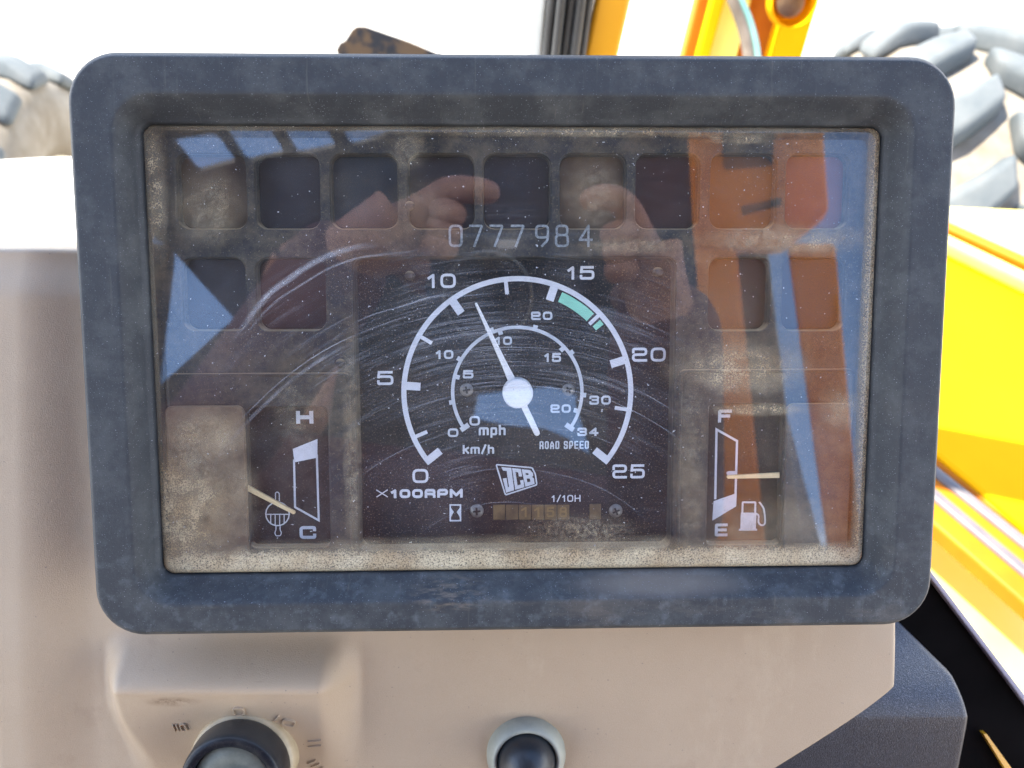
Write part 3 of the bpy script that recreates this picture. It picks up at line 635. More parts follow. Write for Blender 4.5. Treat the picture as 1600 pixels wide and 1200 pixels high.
# ------------------------------------------------------------------ console mouldings (height fields over the panel frame)
def sst(a, b, x):
    t = min(max((x - a) / (b - a), 0), 1); return t * t * (3 - 2 * t)
def hfield(name, xr, yr, step, zb, h, mat, warp=None, **tags):
    nx = int((xr[1] - xr[0]) / step) + 1; ny = int((yr[1] - yr[0]) / step) + 1; vs = []; fs = []
    for j in range(ny):
        for i in range(nx):
            px_, py_ = xr[0] + i * step, yr[0] + j * step; px_ = warp(px_, py_) if warp else px_; b = pp(px_, py_, zb); vs.append((b.x, b.y, zb + h(px_, py_)))
    for j in range(ny - 1):
        for i in range(nx - 1): a = j * nx + i; fs.append((a, a + nx, a + nx + 1, a + 1))
    # closed back
    n0 = len(vs); border = [i for i in range(nx)] + [j * nx + nx - 1 for j in range(1, ny)] + [(ny - 1) * nx + i for i in range(nx - 2, -1, -1)] + [j * nx for j in range(ny - 2, 0, -1)]
    for b in border: vs.append((vs[b][0], vs[b][1], zb - .16))
    m = len(border)
    for i in range(m): j = (i + 1) % m; fs.append((border[i], border[j], n0 + j, n0 + i))
    fs.append(tuple(n0 + i for i in range(m)))
    o = mesh(name, vs, fs, mat, None, True, PM, fix=True); return tag(o, **tags)
def edge_x(y):                                     # right-hand edge of the beige moulding
    if y < 1075: return 1409
    t = (y - 1075) / 130; return 1409 - 175 * min(max(t, 0), 3) ** 1.15 - 0
def hcons(x, y):
    h = 0
    h += .0060 * (1 - sst(40, 150, x)) - .006 * (1 - sst(-60, 12, x)) * sst(760, 1000, y)           # left rib
    h += .0030 * math.exp(-((x - 135) / 26) ** 2) * 0
    # block of the ignition switch
    lx = 184 + 40 * sst(1080, 1230, y)
    m = sst(lx - 22, lx + 26, x) * (1 - sst(505, 568, x)) 
    top = sst(978, 1060, y)
    h += m * (.0145 * top - .0125 * sst(1040, 1066, y) * max(0, (y - 1044)) / 130)
    h -= (1 - m) * .004 * sst(1000, 1250, y)
    # round over at the top and at the right edge
    h -= .12 * (1 - sst(352, 398, y)) ** 2 + .004 * (1 - sst(398, 470, y))
    ex = edge_x(y); h -= .06 * sst(ex - 14, ex + 10, x) ** 2
    return h
con = hfield('dashboard_console', (-200, 1440), (340, 1340), 4, -.030, hcons, M_beige, lambda x, y: -200 + (x + 200) * (edge_x(y) + 200) / 1609 if x < 1409 else edge_x(y) + x - 1409, label='beige moulded dashboard console below and left of the instrument cluster', cat='dashboard')
def mx(y): return 1424 + (y - 962) * .88 if y < 1080 else 1528 + (y - 1080) * .14
def hm(x, y):
    h = -.004 - .0002 * max(0, 1108 - y) * 1.3 * sst(1130, 1080, y)
    h = -.004 - .00035 * 14 * math.log(1 + math.exp((1100 - y) / 14)) - .00012 * max(0, y - 1130)
    if y < 960: h -= .02
    ex = mx(y)
    h -= .08 * sst(ex - 16, ex + 12, x) ** 2
    return h
hm_ = hfield('side_moulding', (1180, 1460), (930, 1320), 3, -.034, hm, M_mould, lambda x, y: 1180 + (x - 1180) * (mx(y) - 1180) / 220 if x < 1400 else mx(y) + x - 1400, label='black grained plastic moulding at lower right corner of beige console', cat='trim moulding')
# letters moulded in the console next to the switch
zc = -.030 + .0080
def raised_text(txt, bx, st, rot=0):
    u = px1(zc); cx_, cy_ = (bx[0] + bx[1]) / 2, (bx[2] + bx[3]) / 2
    vs, fs = text_mesh(txt, -(bx[1] - bx[0]) / 2 * u, (bx[1] - bx[0]) / 2 * u, -(bx[3] - bx[2]) / 2 * u, (bx[3] - bx[2]) / 2 * u, st * u, 0)
    me = bpy.data.meshes.new('t'); me.from_pydata(vs, [], fs); bm = bmesh.new(); bm.from_mesh(me)
    r = bmesh.ops.extrude_face_region(bm, geom=bm.faces[:]); bmesh.ops.translate(bm, verts=[v for v in r['geom'] if isinstance(v, bmesh.types.BMVert)], vec=(0, 0, .0011)); bmesh.ops.recalc_face_normals(bm, faces=bm.faces); bm.to_mesh(me); bm.free()
    me.transform(Matrix.Rotation(.45, 4, 'X') @ Matrix.Rotation(R_(rot), 4, 'Z'))
    p = pp(cx_, cy_, zc); yy = cy_; hz = -.030 + hcons(cx_, cy_)
    o = link('moulded_mark', me, M_beige, con); bx_, by_ = cx_, cy_
    for _ in range(12):
        b_ = pp(bx_, by_, -.030); q_ = prj(PM @ Vector((b_.x, b_.y, -.030 + hcons(bx_, by_)))); bx_ += (cx_ - q_[0]) * .8; by_ += (cy_ - q_[1]) * .8
    o.location = (b_.x, b_.y, -.030 + hcons(bx_, by_) - .0005); return o
raised_text('O', (363, 383, 1100, 1120), 2.5); raised_text('I', (426, 440, 1112, 1130), 2.5, -35); raised_text('O', (440, 462, 1120, 1136), 2.5, -15)
raised_text('I', (485, 499, 1144, 1168), 2.2, -83); raised_text('I', (485, 499, 1152, 1176), 2.2, -83); raised_text('III', (480, 506, 1184, 1204), 2.2, -60); raised_text('IIO', (270, 292, 1126, 1144), 2, 5)

# ignition switch
def at_panel(px_, py_, z): p = pp(px_, py_, z); return PM @ Matrix.Translation(p)
SW = empty('ignition_switch', mw=at_panel(386, 1178, -.0265), label='round black ignition switch with steel key barrel on beige console', cat='ignition switch')
u = px1(-.01)
lathe('switch_base', [(88 * u, -.014), (88 * u, .0048), (85 * u, .0066), (70 * u, .0068)], M_swbase, SW, 64)
lathe('switch_ring', [(80 * u, .003), (80 * u, .0068), (83 * u, .0074), (84 * u, .0085), (83 * u, .0165), (82 * u, .0184), (79 * u, .0192), (66 * u, .0192), (64 * u, .0180), (62 * u, .013), (20 * u, .013)], M_swring, SW, 64)
lathe('switch_face', [(0, .0160), (30 * u, .0160), (61 * u, .0168), (63 * u, .0150)], M_swface, SW, 48)
kb = lathe('key_barrel', [(0, .0215), (26 * u, .0213), (33 * u, .0200), (36 * u, .0170), (36 * u, .0150)], M_key, SW, 32)
kb.location.y = -.004
o_ = plate('key_slot', [rrect(-.0008, .0008, -.004, .004, .0003, 2)], .0218, .0006, M_slot, SW); o_.location.y = -.004
# push button
BT = empty('push_button', mw=at_panel(822, 1178, -.032), label='dark rubber domed push button in grey collar on beige console', cat='push button')
lathe('button_collar', [(70 * u, -.004), (70 * u, .001), (67 * u, .003), (60 * u, .0052), (55 * u, .0058), (52 * u, .0050), (51 * u, .002)], M_metal, BT, 56)
lathe('button_dome', [(0, .0150), (14 * u, .0147), (26 * u, .0136), (38 * u, .0115), (46 * u, .0085), (50 * u, .0050), (50.5 * u, .001)], M_dome, BT, 48)

# ------------------------------------------------------------------ right: window rail and the bonnet beyond
zr = -.075
RL = empty('window_rail', loc=PM @ pp(1520, 1100, zr), label='black cab window rail running diagonally at lower right', cat='window rail')
RL_i = Matrix.Translation(-RL.location)
def prl(px_, py_, z): return PM @ pp(px_, py_, z) - RL.location
prism('rail_body', [prl(*p, zr) for p in ((1380, 800), (1452, 897), (1640, 1148), (1760, 1330), (1560, 1360), (1395, 960), (1370, 900))], EZ * -.02, M_rail, RL, .0015)
prism('rail_seal', [prl(*p, zr + .004) for p in ((1380, 791), (1449, 884), (1640, 1136), (1640, 1150), (1449, 897), (1380, 806))], EZ * -.012, M_railtop, RL, .0006)
prism('yellow_edge_strip', [prl(*p, zr + .004) for p in ((1537, 1147), (1542, 1147), (1592, 1216), (1580, 1216))], EZ * -.003, M_orange, RL)

BN = empty('engine_bonnet', loc=pw(1550, 600, 1.36), label='bright yellow sunlit engine bonnet right of the instrument cluster', cat='bonnet')
def pwl(px_, py_, z): return pw(px_, py_, z) - BN.location
zb_ = 1.36
prism('bonnet_top', [pwl(*p, zb_) for p in ((1405, 345), (1700, 500), (1700, 905), (1380, 640))], (0, 0, -.03), M_yellow, BN, .004)
prism('bonnet_flange', [pwl(*p, zb_ + .02) for p in ((1400, 318), (1700, 332), (1700, 445), (1400, 322))], (0, 0, -.03), M_ysun, BN, .003)
beam('bonnet_ridge', pwl(1400, 326, zb_ + .015), pwl(1700, 462, zb_ + .015), .014, .02, M_osun, BN); beam('bonnet_highlight', pwl(1400, 345, zb_ + .012), pwl(1700, 490, zb_ + .012), .016, .022, M_ysun, BN, bev=.007)  # ridge colour paints its shaded side; the pale bead paints a highlight
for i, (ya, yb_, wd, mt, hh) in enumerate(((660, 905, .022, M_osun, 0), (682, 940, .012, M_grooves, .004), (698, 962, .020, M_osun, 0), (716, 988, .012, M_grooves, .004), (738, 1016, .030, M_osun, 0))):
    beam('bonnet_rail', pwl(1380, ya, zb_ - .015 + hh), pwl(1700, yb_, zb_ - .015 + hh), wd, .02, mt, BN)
prism('bonnet_side', [pwl(*p, zb_ - .08) for p in ((1370, 700), (1700, 985), (1700, 1350), (1370, 1100))], (0, 0, -.03), M_ysun, BN, .004)

# ------------------------------------------------------------------ top: pillar, loader arm, hoses, flap, cowl
def vprism(name, pxs, ybase, d, z0, z1, lean, mat, par, depth):
    """upright bar: pixel x at row ybase, distance d; runs from z0 to z1 with a lean (dx,dy per metre)"""
    a = pd(pxs[0], ybase, d); b = pd(pxs[1], ybase, d); q = []
    def at(p, z): return Vector((p.x + lean[0] * (z - p.z), p.y + lean[1] * (z - p.z), z)) - par.location
    dv = Vector((0, depth, 0))
    lo = [at(a, z0), at(b, z0), at(b, z0) + dv, at(a, z0) + dv]; hi = [at(a, z1), at(b, z1), at(b, z1) + dv, at(a, z1) + dv]
    o = mesh(name, lo + hi, [(0, 1, 2, 3), (7, 6, 5, 4), (0, 1, 5, 4), (1, 2, 6, 5), (2, 3, 7, 6), (3, 0, 4, 7)], mat, par); return bevel(o, .004, 3)
PL = empty('cab_pillar', loc=pd(900, 60, .62), label='cab pillar with white seal, black rubber and orange yellow paint above the cluster', cat='pillar')
lean = (.035, .0)
vprism('white_seal_strip', (819, 849), 90, .62, 1.30, 2.74, lean, M_paleseal, PL, .02)
for a_, b_ in ((846, 862), (861, 876), (875, 892), (890, 906), (904, 916)): vprism('rubber_rib', (a_, b_), 90, .615 - .004 * (a_ in (861, 890)), 1.30, 2.74, (.05, 0), M_rubber, PL, .022)
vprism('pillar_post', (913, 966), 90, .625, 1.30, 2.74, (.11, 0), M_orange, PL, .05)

LA = empty('loader_arm', loc=pd(1160, 40, 1.5), label='yellow loader arm plates standing beyond the cluster with rusty pivot pin', cat='loader arm')
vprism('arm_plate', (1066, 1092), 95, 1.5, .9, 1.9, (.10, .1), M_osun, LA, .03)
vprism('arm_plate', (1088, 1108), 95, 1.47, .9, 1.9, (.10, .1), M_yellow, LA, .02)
vprism('arm_web', (1104, 1150), 95, 1.52, .9, 1.9, (.06, .1), M_ysun, LA, .05)
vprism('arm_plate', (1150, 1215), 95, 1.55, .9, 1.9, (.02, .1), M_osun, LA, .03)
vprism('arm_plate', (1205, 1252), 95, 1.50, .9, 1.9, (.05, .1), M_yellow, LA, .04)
M_rust = simple('rusty_pin', (.28, .16, .08), (.5, .36, .2), 40, .7)
c_ = pd(1232, 4, 1.44); bs = lathe('pivot_boss', [(.034, .03), (.034, 0), (.028, -.012), (.020, -.012)], M_yellow, LA, 32); bs.rotation_euler = (R_(65), 0, 0); bs.location = c_ - LA.location
bs = lathe('pivot_pin', [(0, -.018), (.018, -.017), (.021, -.010), (.021, .01)], M_rust, LA, 24); bs.rotation_euler = (R_(65), 0, 0); bs.location = c_ - LA.location
M_hose = simple('dusty_hose', (.10, .075, .05), (.20, .16, .12), 20, .5); M_hoseg = simple('green_hose', (.12, .28, .24), (.2, .34, .3), 20, .5)
for m_, dx, lb_ in ((M_hose, 0, 'brown dusty hydraulic hose in front of yellow loader arm'), (M_hoseg, 14, 'grey green thin hose beside the brown hose on loader arm')):
    pts = smooth_pts([pd(1172 + dx, 160, 1.38), pd(1170 + dx, 90, 1.38), pd(1160 + dx, 40, 1.38), pd(1142 + dx * .9, -10, 1.38), pd(1120 + dx, -80, 1.40)]); tag(tube('hydraulic_hose', pts, .0085 if dx == 0 else .005, m_), lb_, 'hose')
M_flap = simple('mud_spattered_metal', (.009, .010, .013), (.050, .032, .018), 26, .7, lo=.52, hi=.60, spec=.2)
fp = [pd(*p, 1.15) for p in ((524, 78), (530, 66), (538, 63), (549, 46), (556, 40), (570, 40), (640, 64), (715, 96), (720, 130), (560, 130))]
o_ = prism('mudguard_bracket', fp, (0, .03, -.03), M_flap, None, .003); tag(o_, 'dark grey metal bracket with brown mud sticking up above the cluster', 'bracket')
# pale ledge outside at the left, widened and warm-toned to bounce light
cw_ = prism('front_cowl', [pw(*p, 1.42) for p in ((-260, 262), (-60, 250), (60, 243), (160, 240), (520, 255), (520, 470), (-260, 470))], (0, 0, -.06), M_cowl, None, .008); tag(cw_, 'pale sunlit cowl ledge behind the left side of the console', 'cowl')

# ------------------------------------------------------------------ tractor tyres
M_tyre = simple('dusty_tyre', (.072, .083, .084), (.11, .117, .112), 12, .9, 0, .15, .003); M_mud = simple('dried_mud', (.16, .13, .09), (.26, .23, .18), 9, .9, 0, .1, .003); M_rim = simple('rim_paint', (.6, .55, .4), (.7, .65, .5), 9, .5)
def lug_mesh():
    vs = []; fs = []; N = 7                       # curved bar from the centre line to the shoulder
    for i in range(N):
        t = i / (N - 1); x = .006 + .175 * t; ang = .34 * t + .02 - .10 * t * t; rr = .500 - .030 * max(0, t - .55) ** 1.3 * 4; rb = .452 - .03 * max(0, t - .6) * 2
        wv = .080 * (1 + .30 * t)
        for dr, dw in ((rb, -wv * .62), (rr, -wv * .42), (rr, wv * .42), (rb, wv * .62)):
            a = ang + dw / .5; vs.append((x, dr * math.cos(a), dr * math.sin(a)))
    for i in range(N - 1):
        for k_ in range(4): j = (k_ + 1) % 4; fs.append((i * 4 + k_, i * 4 + j, i * 4 + 4 + j, i * 4 + 4 + k_))
    fs.append((0, 1, 2, 3)); fs.append(tuple(range(N * 4 - 4, N * 4)))
    return vs, fs
def wheel(loc, rz, label, sc=1.0, ph=0):
    W = empty('wheel', loc=loc, label=label, cat='wheel', group='tractor wheels in front of the cab'); W.rotation_euler = (0, 0, rz); W.scale = (sc,) * 3
    RY = Matrix.Rotation(R_(90), 4, 'Y')
    ty = lathe('tyre', [(.27, -.15), (.30, -.165), (.37, -.178), (.43, -.165), (.452, -.12), (.458, 0), (.452, .12), (.43, .165), (.37, .178), (.30, .165), (.27, .15), (.27, -.15)], M_mud, W, 72)
    ty.data.transform(RY)
    rm = lathe('rim', [(.27, -.15), (.255, -.14), (.25, 0), (.255, .14), (.27, .15)], M_rim, W, 48); rm.data.transform(RY)
    dk = lathe('rim_disc', [(0, .03), (.09, .03), (.11, .06), (.2, .05), (.25, .0)], M_rim, W, 48); dk.data.transform(RY)
    vs, fs = lug_mesh(); l0 = None
    for side in (1, -1):
        for i in range(17):
            if l0 is None or i == 0:
                me_v = [(v[0] * side, v[1], v[2]) for v in vs]; l0 = mesh('lug', me_v, fs, M_tyre, ty); m_ = l0.data; bevel(l0, .014, 3)
                o = l0
            else: o = l0.copy(); COL.objects.link(o)
            o.rotation_euler = (2 * math.pi * (i + (.5 if side < 0 else 0))/ 17 + ph, 0, 0)
    return W
ct = pd(1470, 62, 2.15); wheel((ct.x + .10, ct.y - .03, ct.z - .57), R_(-4), 'dusty tractor wheel with chunky lugs at upper right behind yellow bonnet', 1.14, .1)
ct = pd(-40, 128, 2.1); wheel((ct.x - .12, ct.y, ct.z - .50), R_(5), 'dusty tractor wheel at upper left behind the pale cowl', 1.0, .25)

# ------------------------------------------------------------------ ground
g_ = mesh('ground', [(-400, -400, 0), (400, -400, 0), (400, 400, 0), (-400, 400, 0)], [(0, 1, 2, 3)], M_ground); tag(g_, kind='structure')
M_floor = simple('cab_floor_mat', (.03, .03, .03), (.06, .055, .05), 10, .8)
o_ = prism('cab_floor', [(-1.0, -1.6, .93), (.75, -1.6, .93), (.75, .15, .93), (-1.0, .15, .93)], (0, 0, -.06), M_floor, None, .01); tag(o_, kind='structure')

# ------------------------------------------------------------------ the cab behind the camera (seen mirrored in the cover)
M_roof = simple('dark_headlining', (.030, .028, .03), (.045, .04, .042), 6, .8)
ZR = 2.80
def rr2(px_, py_): p = rfz(px_, py_, ZR); return (p.x, p.y)
def quad_hole(c4, r=.011):
    return rnd_path([Vector(rr2(*p)) for p in c4], r, True, 4)
holes = [quad_hole(q) for q in (((268, 220), (336, 207), (370, 252), (308, 270)), ((350, 200), (418, 196), (446, 240), (384, 254)), ((436, 192), (506, 192), (526, 230), (464, 243)), ((522, 186), (596, 186), (606, 212), (548, 230)))]
outer = [rr2(1120, 100), (.35, -.50), (-.20, -.50), (-.20, .26), (-.79, .26), (-.79, -.75), rr2(262, 385), rr2(366, 498), rr2(480, 600), rr2(735, 618), rr2(860, 604), rr2(905, 620), rr2(1110, 600)]  # unseen front and left edges are cut to steer sun and sky light
OUTERTEST = [prj((p[0], p[1], ZR), True) for p in outer]
rf_ = plate('cab_roof', [outer] + [[tuple(p) for p in h] for h in holes], ZR + .012, .012, M_roof, None, 0)
tag(rf_, 'dark cab roof with a row of rounded vent openings, mirrored in the cover', 'roof')
# orange post and its dark inner brackets
M_post = simple('orange_post_paint', (.82, .26, .03), (.88, .34, .05), 5, .5)
PO = empty('cab_post', loc=rf(1190, 400, 1.1), label='orange painted cab post mirrored at the right of the cover', cat='post')
def rfl(*a): return rf(*a) - PO.location
n_w = (rf(1200, 500, 1.3) - rf(1200, 500, 1.1)).normalized()
prism('post_front', [rfl(*p) for p in ((1068, 80, 1.05), (1278, 80, 1.05), (1296, 330, 1.10), (1222, 390, 1.12), (1085, 390, 1.12))], n_w * .08, M_post, PO, .006)
prism('post_leg', [rfl(*p) for p in ((1085, 385, 1.12), (1150, 385, 1.12), (1200, 900, 1.35), (1118, 900, 1.35))], n_w * .06, M_post, PO, .006)
prism('post_leg', [rfl(*p) for p in ((1232, 380, 1.12), (1306, 380, 1.12), (1350, 900, 1.35), (1300, 900, 1.35))], n_w * .06, M_post, PO, .006)
prism('post_grille', [rfl(*p) for p in ((1128, 195, 1.04), (1212, 190, 1.04), (1208, 255, 1.04), (1130, 262, 1.04))], n_w * .02, M_roof, PO, .004)
prism('post_bracket', [rfl(*p) for p in ((1158, 322, 1.07), (1222, 308, 1.07), (1222, 318, 1.07), (1160, 334, 1.07))], n_w * .02, M_roof, PO, .002)
prism('post_cover', [rfl(*p) for p in ((1150, 385, 1.2), (1200, 385, 1.2), (1260, 900, 1.4), (1195, 900, 1.4))], n_w * .03, M_metal, PO, .006)
M_seat = simple('maroon_vinyl', (.16, .022, .016), (.22, .035, .025), 8, .55); M_seatd = simple('dark_seat_shell', (.03, .03, .03), (.05, .045, .045), 8, .7)
ST = empty('operator_seat', loc=(.15, -1.05, 1.2), label='maroon vinyl operator seat behind the photographer', cat='seat')
def sb(name, x0_, x1_, y0_, y1_, z0_, z1_, m_, b_=.03):
    q = [Vector(p) - ST.location for p in ((x0_, y0_, z0_), (x1_, y0_, z0_), (x1_, y1_, z0_), (x0_, y1_, z0_))]; return prism(name, q, (0, 0, z1_ - z0_), m_, ST, b_)
sb('seat_cushion', -.1, .42, -1.15, -.70, 1.33, 1.46, M_seat); sb('backrest', -.08, .40, -1.28, -1.14, 1.44, 2.20, M_seat, .05); sb('seat_pedestal', .03, .30, -1.1, -.8, .93, 1.33, M_seatd)

RW = empty('cab_rear_frame', loc=(0, -1.5, .93), label='dark rear cab panel behind the operator seat', cat='cab frame')
M_shell = simple('dark_cab_panel', (.06, .045, .04), (.09, .07, .06), 5, .6)
def rw(name, x0_, x1_, z0_, z1_): return prism(name, [Vector((x0_, -1.5, z0_)) - RW.location, Vector((x1_, -1.5, z0_)) - RW.location, Vector((x1_, -1.5, z1_)) - RW.location, Vector((x0_, -1.5, z1_)) - RW.location], (0, -.04, 0), M_shell, RW, .008)
rw('lower_panel', -1.0, .75, .93, 2.42)
for nm_, q_ in (('rear_panel', ((470, 540), (748, 600), (738, 652), (800, 664), (850, 668), (885, 682), (925, 712), (918, 680), (900, 618), (1110, 585), (1110, 930), (470, 930))),):
    prism(nm_, [rf(*p, 1.72) - RW.location for p in q_], (0, -.03, 0), M_shell, RW, .004)
for nm_, q_ in (('quarter_panel', ((366, 494), (490, 470), (490, 980), (120, 980), (120, 660), (246, 603))), ('quarter_post', ((120, 370), (266, 380), (240, 608), (120, 665)))):
    prism(nm_, [rf(*p, 1.45) - RW.location for p in q_], (0, -.03, 0), M_shell, RW, .004)
sd_ = prism('side_panel', [Vector(p) - RW.location for p in ((-.80, -1.5, .93), (-.80, .1, .93), (-.80, .1, 1.15), (-.80, -1.5, 1.55))], (-.03, 0, 0), M_beige, RW, .004)  # unseen side walls added to curb ground light, beige for warm bounce
sd_ = prism('side_panel', [Vector(p) - RW.location for p in ((.72, -1.5, .93), (.72, .0, .93), (.72, .0, 1.30), (.72, -1.5, 1.66))], (.03, 0, 0), M_beige, RW, .004)
rw('corner_post', -1.02, -.94, 2.42, 2.76); rw('corner_post', .66, .74, 2.42, 2.76)

# ------------------------------------------------------------------ compact camera and the person holding it
M_cb = simple('camera_body', (.02, .022, .03), (.035, .037, .045), 30, .35); M_lensr = simple('lens_ring', (.20, .22, .24), (.28, .30, .32), 60, .3, .8)
CM = empty('compact_camera', mw=PM @ Matrix.Translation(CAMP + Vector((0, 0, .004))), label='dark compact camera held up, mirrored at the centre of the cover', cat='camera')
u2 = 1 / 1300 * 2 * (CAMP.z - ZG)
plate('camera_body', [rrect(-.040, .066, -.030, .040, .008, 5)], .034, .026, M_cb, CM, .003)
lathe('lens_barrel', [(.0165, -.0005), (.0245, -.0005), (.0265, .0005), (.0272, .004), (.0272, .010)], M_cb, CM, 48)
lathe('lens_ring', [(.0268, -.0010), (.0285, -.0012), (.0290, 0), (.0290, .010)], M_lensr, CM, 56)
lathe('lens_glass', [(0, .0045), (.008, .0048), (.0165, .0065), (.0168, .0005)], M_dome, CM, 40)
plate('flash_window', [rrect(.006, .019, .030, .0355, .001, 3)], .0075, .002, M_white, CM, .0003)

M_skin = simple('skin', (.32, .155, .105), (.42, .22, .15), 60, .5, 0, .2, .0008); M_jacket = simple('maroon_jacket', (.085, .027, .022), (.13, .048, .036), 14, .85, 0, .3, .004); M_trs = simple('navy_trousers', (.02, .025, .05), (.03, .035, .07), 12, .85); M_hair = simple('dark_hair', (.02, .014, .01), (.04, .03, .02), 120, .7, 0, .6, .004)
def skinmesh(name, nodes, edges, mat, par, sub=2, root=0):
    me = bpy.data.meshes.new(name); me.from_pydata([tuple(n[0]) for n in nodes], edges, []); o = bpy.data.objects.new(name, me); COL.objects.link(o)
    m = o.modifiers.new('skin', 'SKIN'); m.use_smooth_shade = True; 
    for i, n in enumerate(nodes):
        r = n[1] if isinstance(n[1], tuple) else (n[1], n[1]); me.skin_vertices[0].data[i].radius = r
    me.skin_vertices[0].data[root].use_root = True
    s = o.modifiers.new('sub', 'SUBSURF'); s.levels = sub; s.render_levels = sub
    dg = bpy.context.evaluated_depsgraph_get(); dg.update(); m2 = bpy.data.meshes.new_from_object(o.evaluated_get(dg)); m2.name = name; bpy.data.objects.remove(o)
    m2.materials.clear(); return link(name, m2, mat, par, True)
PR = empty('person', loc=(-.30, -.72, .93), label='person in maroon jacket and navy trousers holding the compact camera, mirrored in the cover', cat='person')
def L(v): return Vector(v) - PR.location
SKN = {}
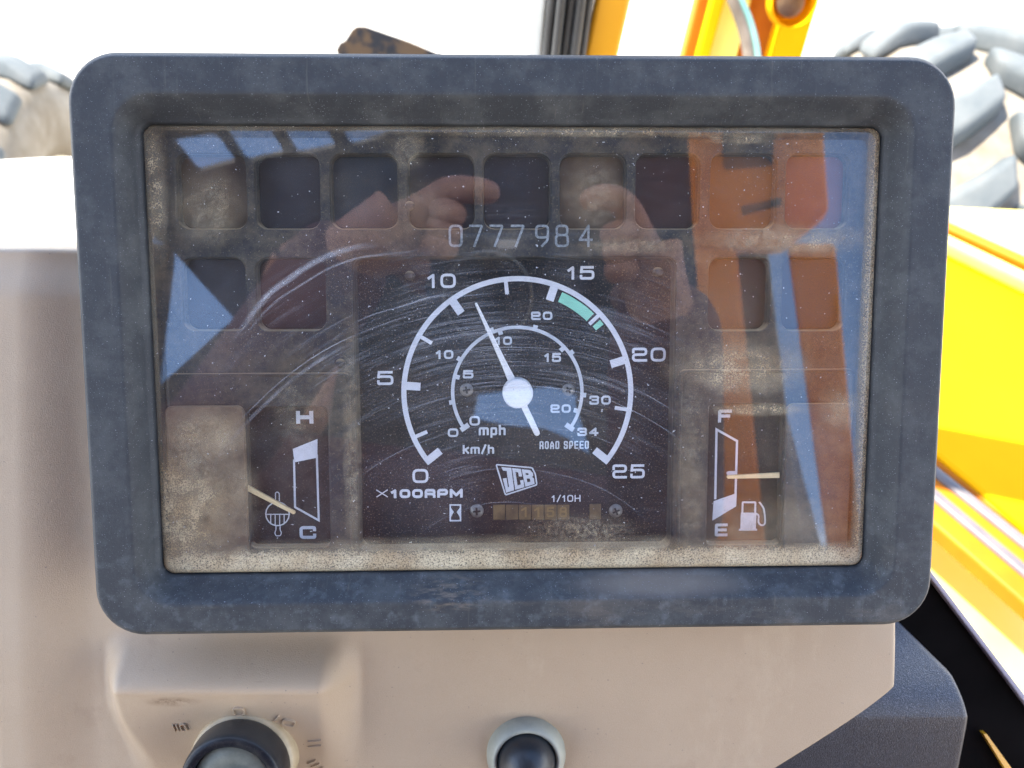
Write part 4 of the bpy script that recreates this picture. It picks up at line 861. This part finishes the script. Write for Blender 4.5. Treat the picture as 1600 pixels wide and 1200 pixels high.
def body():
    hip = Vector((-.34, -.84, 1.72)); wst = Vector((-.34, -.84, 1.92)); chest = Vector((-.31, -.78, 2.11)); nk = Vector((-.27, -.72, 2.27))
    shl = Vector((-.47, -.72, 2.18)); shr = Vector((-.13, -.76, 2.17))
    elL = rf(330, 700, .74); wrL = rf(560, 372, .50); elR = rf(1040, 850, .80); wrR = rf(1040, 452, .50)
    # torso + sleeves in one jacket surface
    N = [(L(hip), (.17, .12)), (L(wst), (.15, .11)), (L(chest), (.17, .12)), (L(nk - Vector((0, 0, .05))), (.07, .07)),
         (L(shl), .075), (L(shl.lerp(elL, .5)), .060), (L(elL), .050), (L(elL.lerp(wrL, .85)), .036), (L(elL.lerp(wrL, .98)), .033),
         (L(shr), .075), (L(shr.lerp(elR, .5)), .058), (L(elR), .060), (L(elR.lerp(wrR, .85)), .040), (L(elR.lerp(wrR, .98)), .033)]
    skinmesh('jacket', N, [(0, 1), (1, 2), (2, 3), (2, 4), (4, 5), (5, 6), (6, 7), (7, 8), (2, 9), (9, 10), (10, 11), (11, 12), (12, 13)], M_jacket, PR)
    T = [(L(hip + Vector((0, 0, .02))), (.165, .115))]; E = []
    for s in (-1, 1):
        a = hip + Vector((.09 * s, 0, -.08)); kn = hip + Vector((.11 * s, .03, -.45)); ft = hip + Vector((.12 * s, -.03, -.80)); b = len(T)
        T += [(L(a), .095), (L(kn), .065), (L(ft), .050)]; E += [(0, b), (b, b + 1), (b + 1, b + 2)]
        sh = [(L(ft + Vector((0, -.03, -.03))), .042), (L(ft + Vector((0, .05, -.04))), (.045, .035)), (L(ft + Vector((0, .16, -.045))), (.04, .025))]
        skinmesh('shoe', sh, [(0, 1), (1, 2)], M_rubber, PR)
    skinmesh('trousers', T, E, M_trs, PR)
    hd = nk + Vector((.01, .05, .15))
    H = [(L(nk - Vector((0, 0, .06))), .055), (L(nk + Vector((0, .01, .03))), .052), (L(hd + Vector((0, .01, -.05))), (.062, .070)), (L(hd + Vector((0, 0, .02))), (.076, .090)), (L(hd + Vector((0, -.01, .07))), (.066, .078))]
    # bare neck and head
    skinmesh('head', H, [(0, 1), (1, 2), (2, 3), (3, 4)], M_skin, PR)
    skinmesh('nose', [(L(hd + Vector((0, .085, .02))), .009), (L(hd + Vector((0, .102, -.012))), .012)], [(0, 1)], M_skin, PR)
    skinmesh('mouth', [(L(hd + Vector((-.02, .078, -.045))), .005), (L(hd + Vector((0, .086, -.045))), .006), (L(hd + Vector((.02, .078, -.045))), .005)], [(0, 1), (1, 2)], M_seat, PR)
    for s in (-1, 1):
        skinmesh('ear', [(L(hd + Vector((.078 * s, -.01, .02))), .014), (L(hd + Vector((.080 * s, -.012, -.012))), .010)], [(0, 1)], M_skin, PR)
        skinmesh('eye', [(L(hd + Vector((.030 * s, .078, .018))), .009), (L(hd + Vector((.034 * s, .077, .018))), .009)], [(0, 1)], M_hair, PR)
    skinmesh('hair', [(L(hd + Vector((0, .02, .10))), (.07, .06)), (L(hd + Vector((0, -.04, .08))), (.078, .07)), (L(hd + Vector((0, -.065, .01))), (.07, .05))], [(0, 1), (1, 2)], M_hair, PR)
    # hands: palm, four fingers over the camera, thumb below
    def hand(wr, kn, fingers, thumb):
        N = [(L(elbow.lerp(wr, .92)), .024), (L(wr), (.023, .020)), (L(wr.lerp(kn, .45)), (.026, .018))]; E = [(0, 1), (1, 2)]
        for f in fingers:
            b = len(N); k0 = wr.lerp(kn, .45).lerp(f[0], .80)
            N += [(L(k0), .0115)] + [(L(p), r) for p, r in zip(f, (.0098, .0088, .0082, .0068))]; E += [(2, b), (b, b + 1), (b + 1, b + 2), (b + 2, b + 3), (b + 3, b + 4)]
        b = len(N); N += [(L(p), r) for p, r in zip(thumb, (.013, .012, .0095))]; E += [(2, b), (b, b + 1), (b + 1, b + 2)]
        skinmesh('hand', N, E, M_skin, PR, 2, 1)
    elbow = elL
    kn = rf(655, 330, .51)
    fs_ = [[rf(690, 300 + 0, .50), rf(722, 294, .495), rf(752, 298, .495), rf(782, 304, .50)]]
    for i in range(3): fs_.append([rf(672 - 4 * i, 326 + 26 * i, .505), rf(694 - 4 * i, 330 + 26 * i, .49), rf(712 - 5 * i, 336 + 26 * i, .488), rf(722 - 7 * i, 343 + 26 * i, .492)])
    hand(wrL, kn, fs_, [rf(640, 410, .535), rf(665, 440, .56), rf(690, 452, .575)])
    elbow = elR; kn = rf(1000, 372, .51)
    fs_ = [[rf(985, 330, .50), rf(965, 308, .495), rf(935, 306, .495), rf(905, 318, .50)]]
    for i in range(3): fs_.append([rf(988 + 2 * i, 362 + 28 * i, .505), rf(972 + 2 * i, 364 + 28 * i, .488), rf(955 + 3 * i, 368 + 28 * i, .485), rf(942 + 4 * i, 374 + 28 * i, .49)])
    hand(wrR, kn, fs_, [rf(1010, 440, .54), rf(985, 462, .565), rf(960, 470, .575)])
    return dict(hip=hip, chest=chest, neck=nk, shl=shl, shr=shr, elL=elL, wrL=wrL, elR=elR, wrR=wrR, head=hd)
BJ = body()
if __name__ == '__main__':
    print('CHK', prj(PM @ Vector((-.13, .0869, 0))), prj(PM @ Vector((.13, -.0869, 0))), 'cam', tuple(round(v, 3) for v in PM @ CAMP))
    print('ROOF', OUTERTEST, [tuple(round(c, 2) for c in p) for p in outer])
    for k_, v_ in BJ.items(): print(k_, prj(v_, True), tuple(round(c, 3) for c in v_))
    print('arm', (BJ['shl'] - BJ['elL']).length, (BJ['elL'] - BJ['wrL']).length, (BJ['shr'] - BJ['elR']).length, (BJ['elR'] - BJ['wrR']).length)
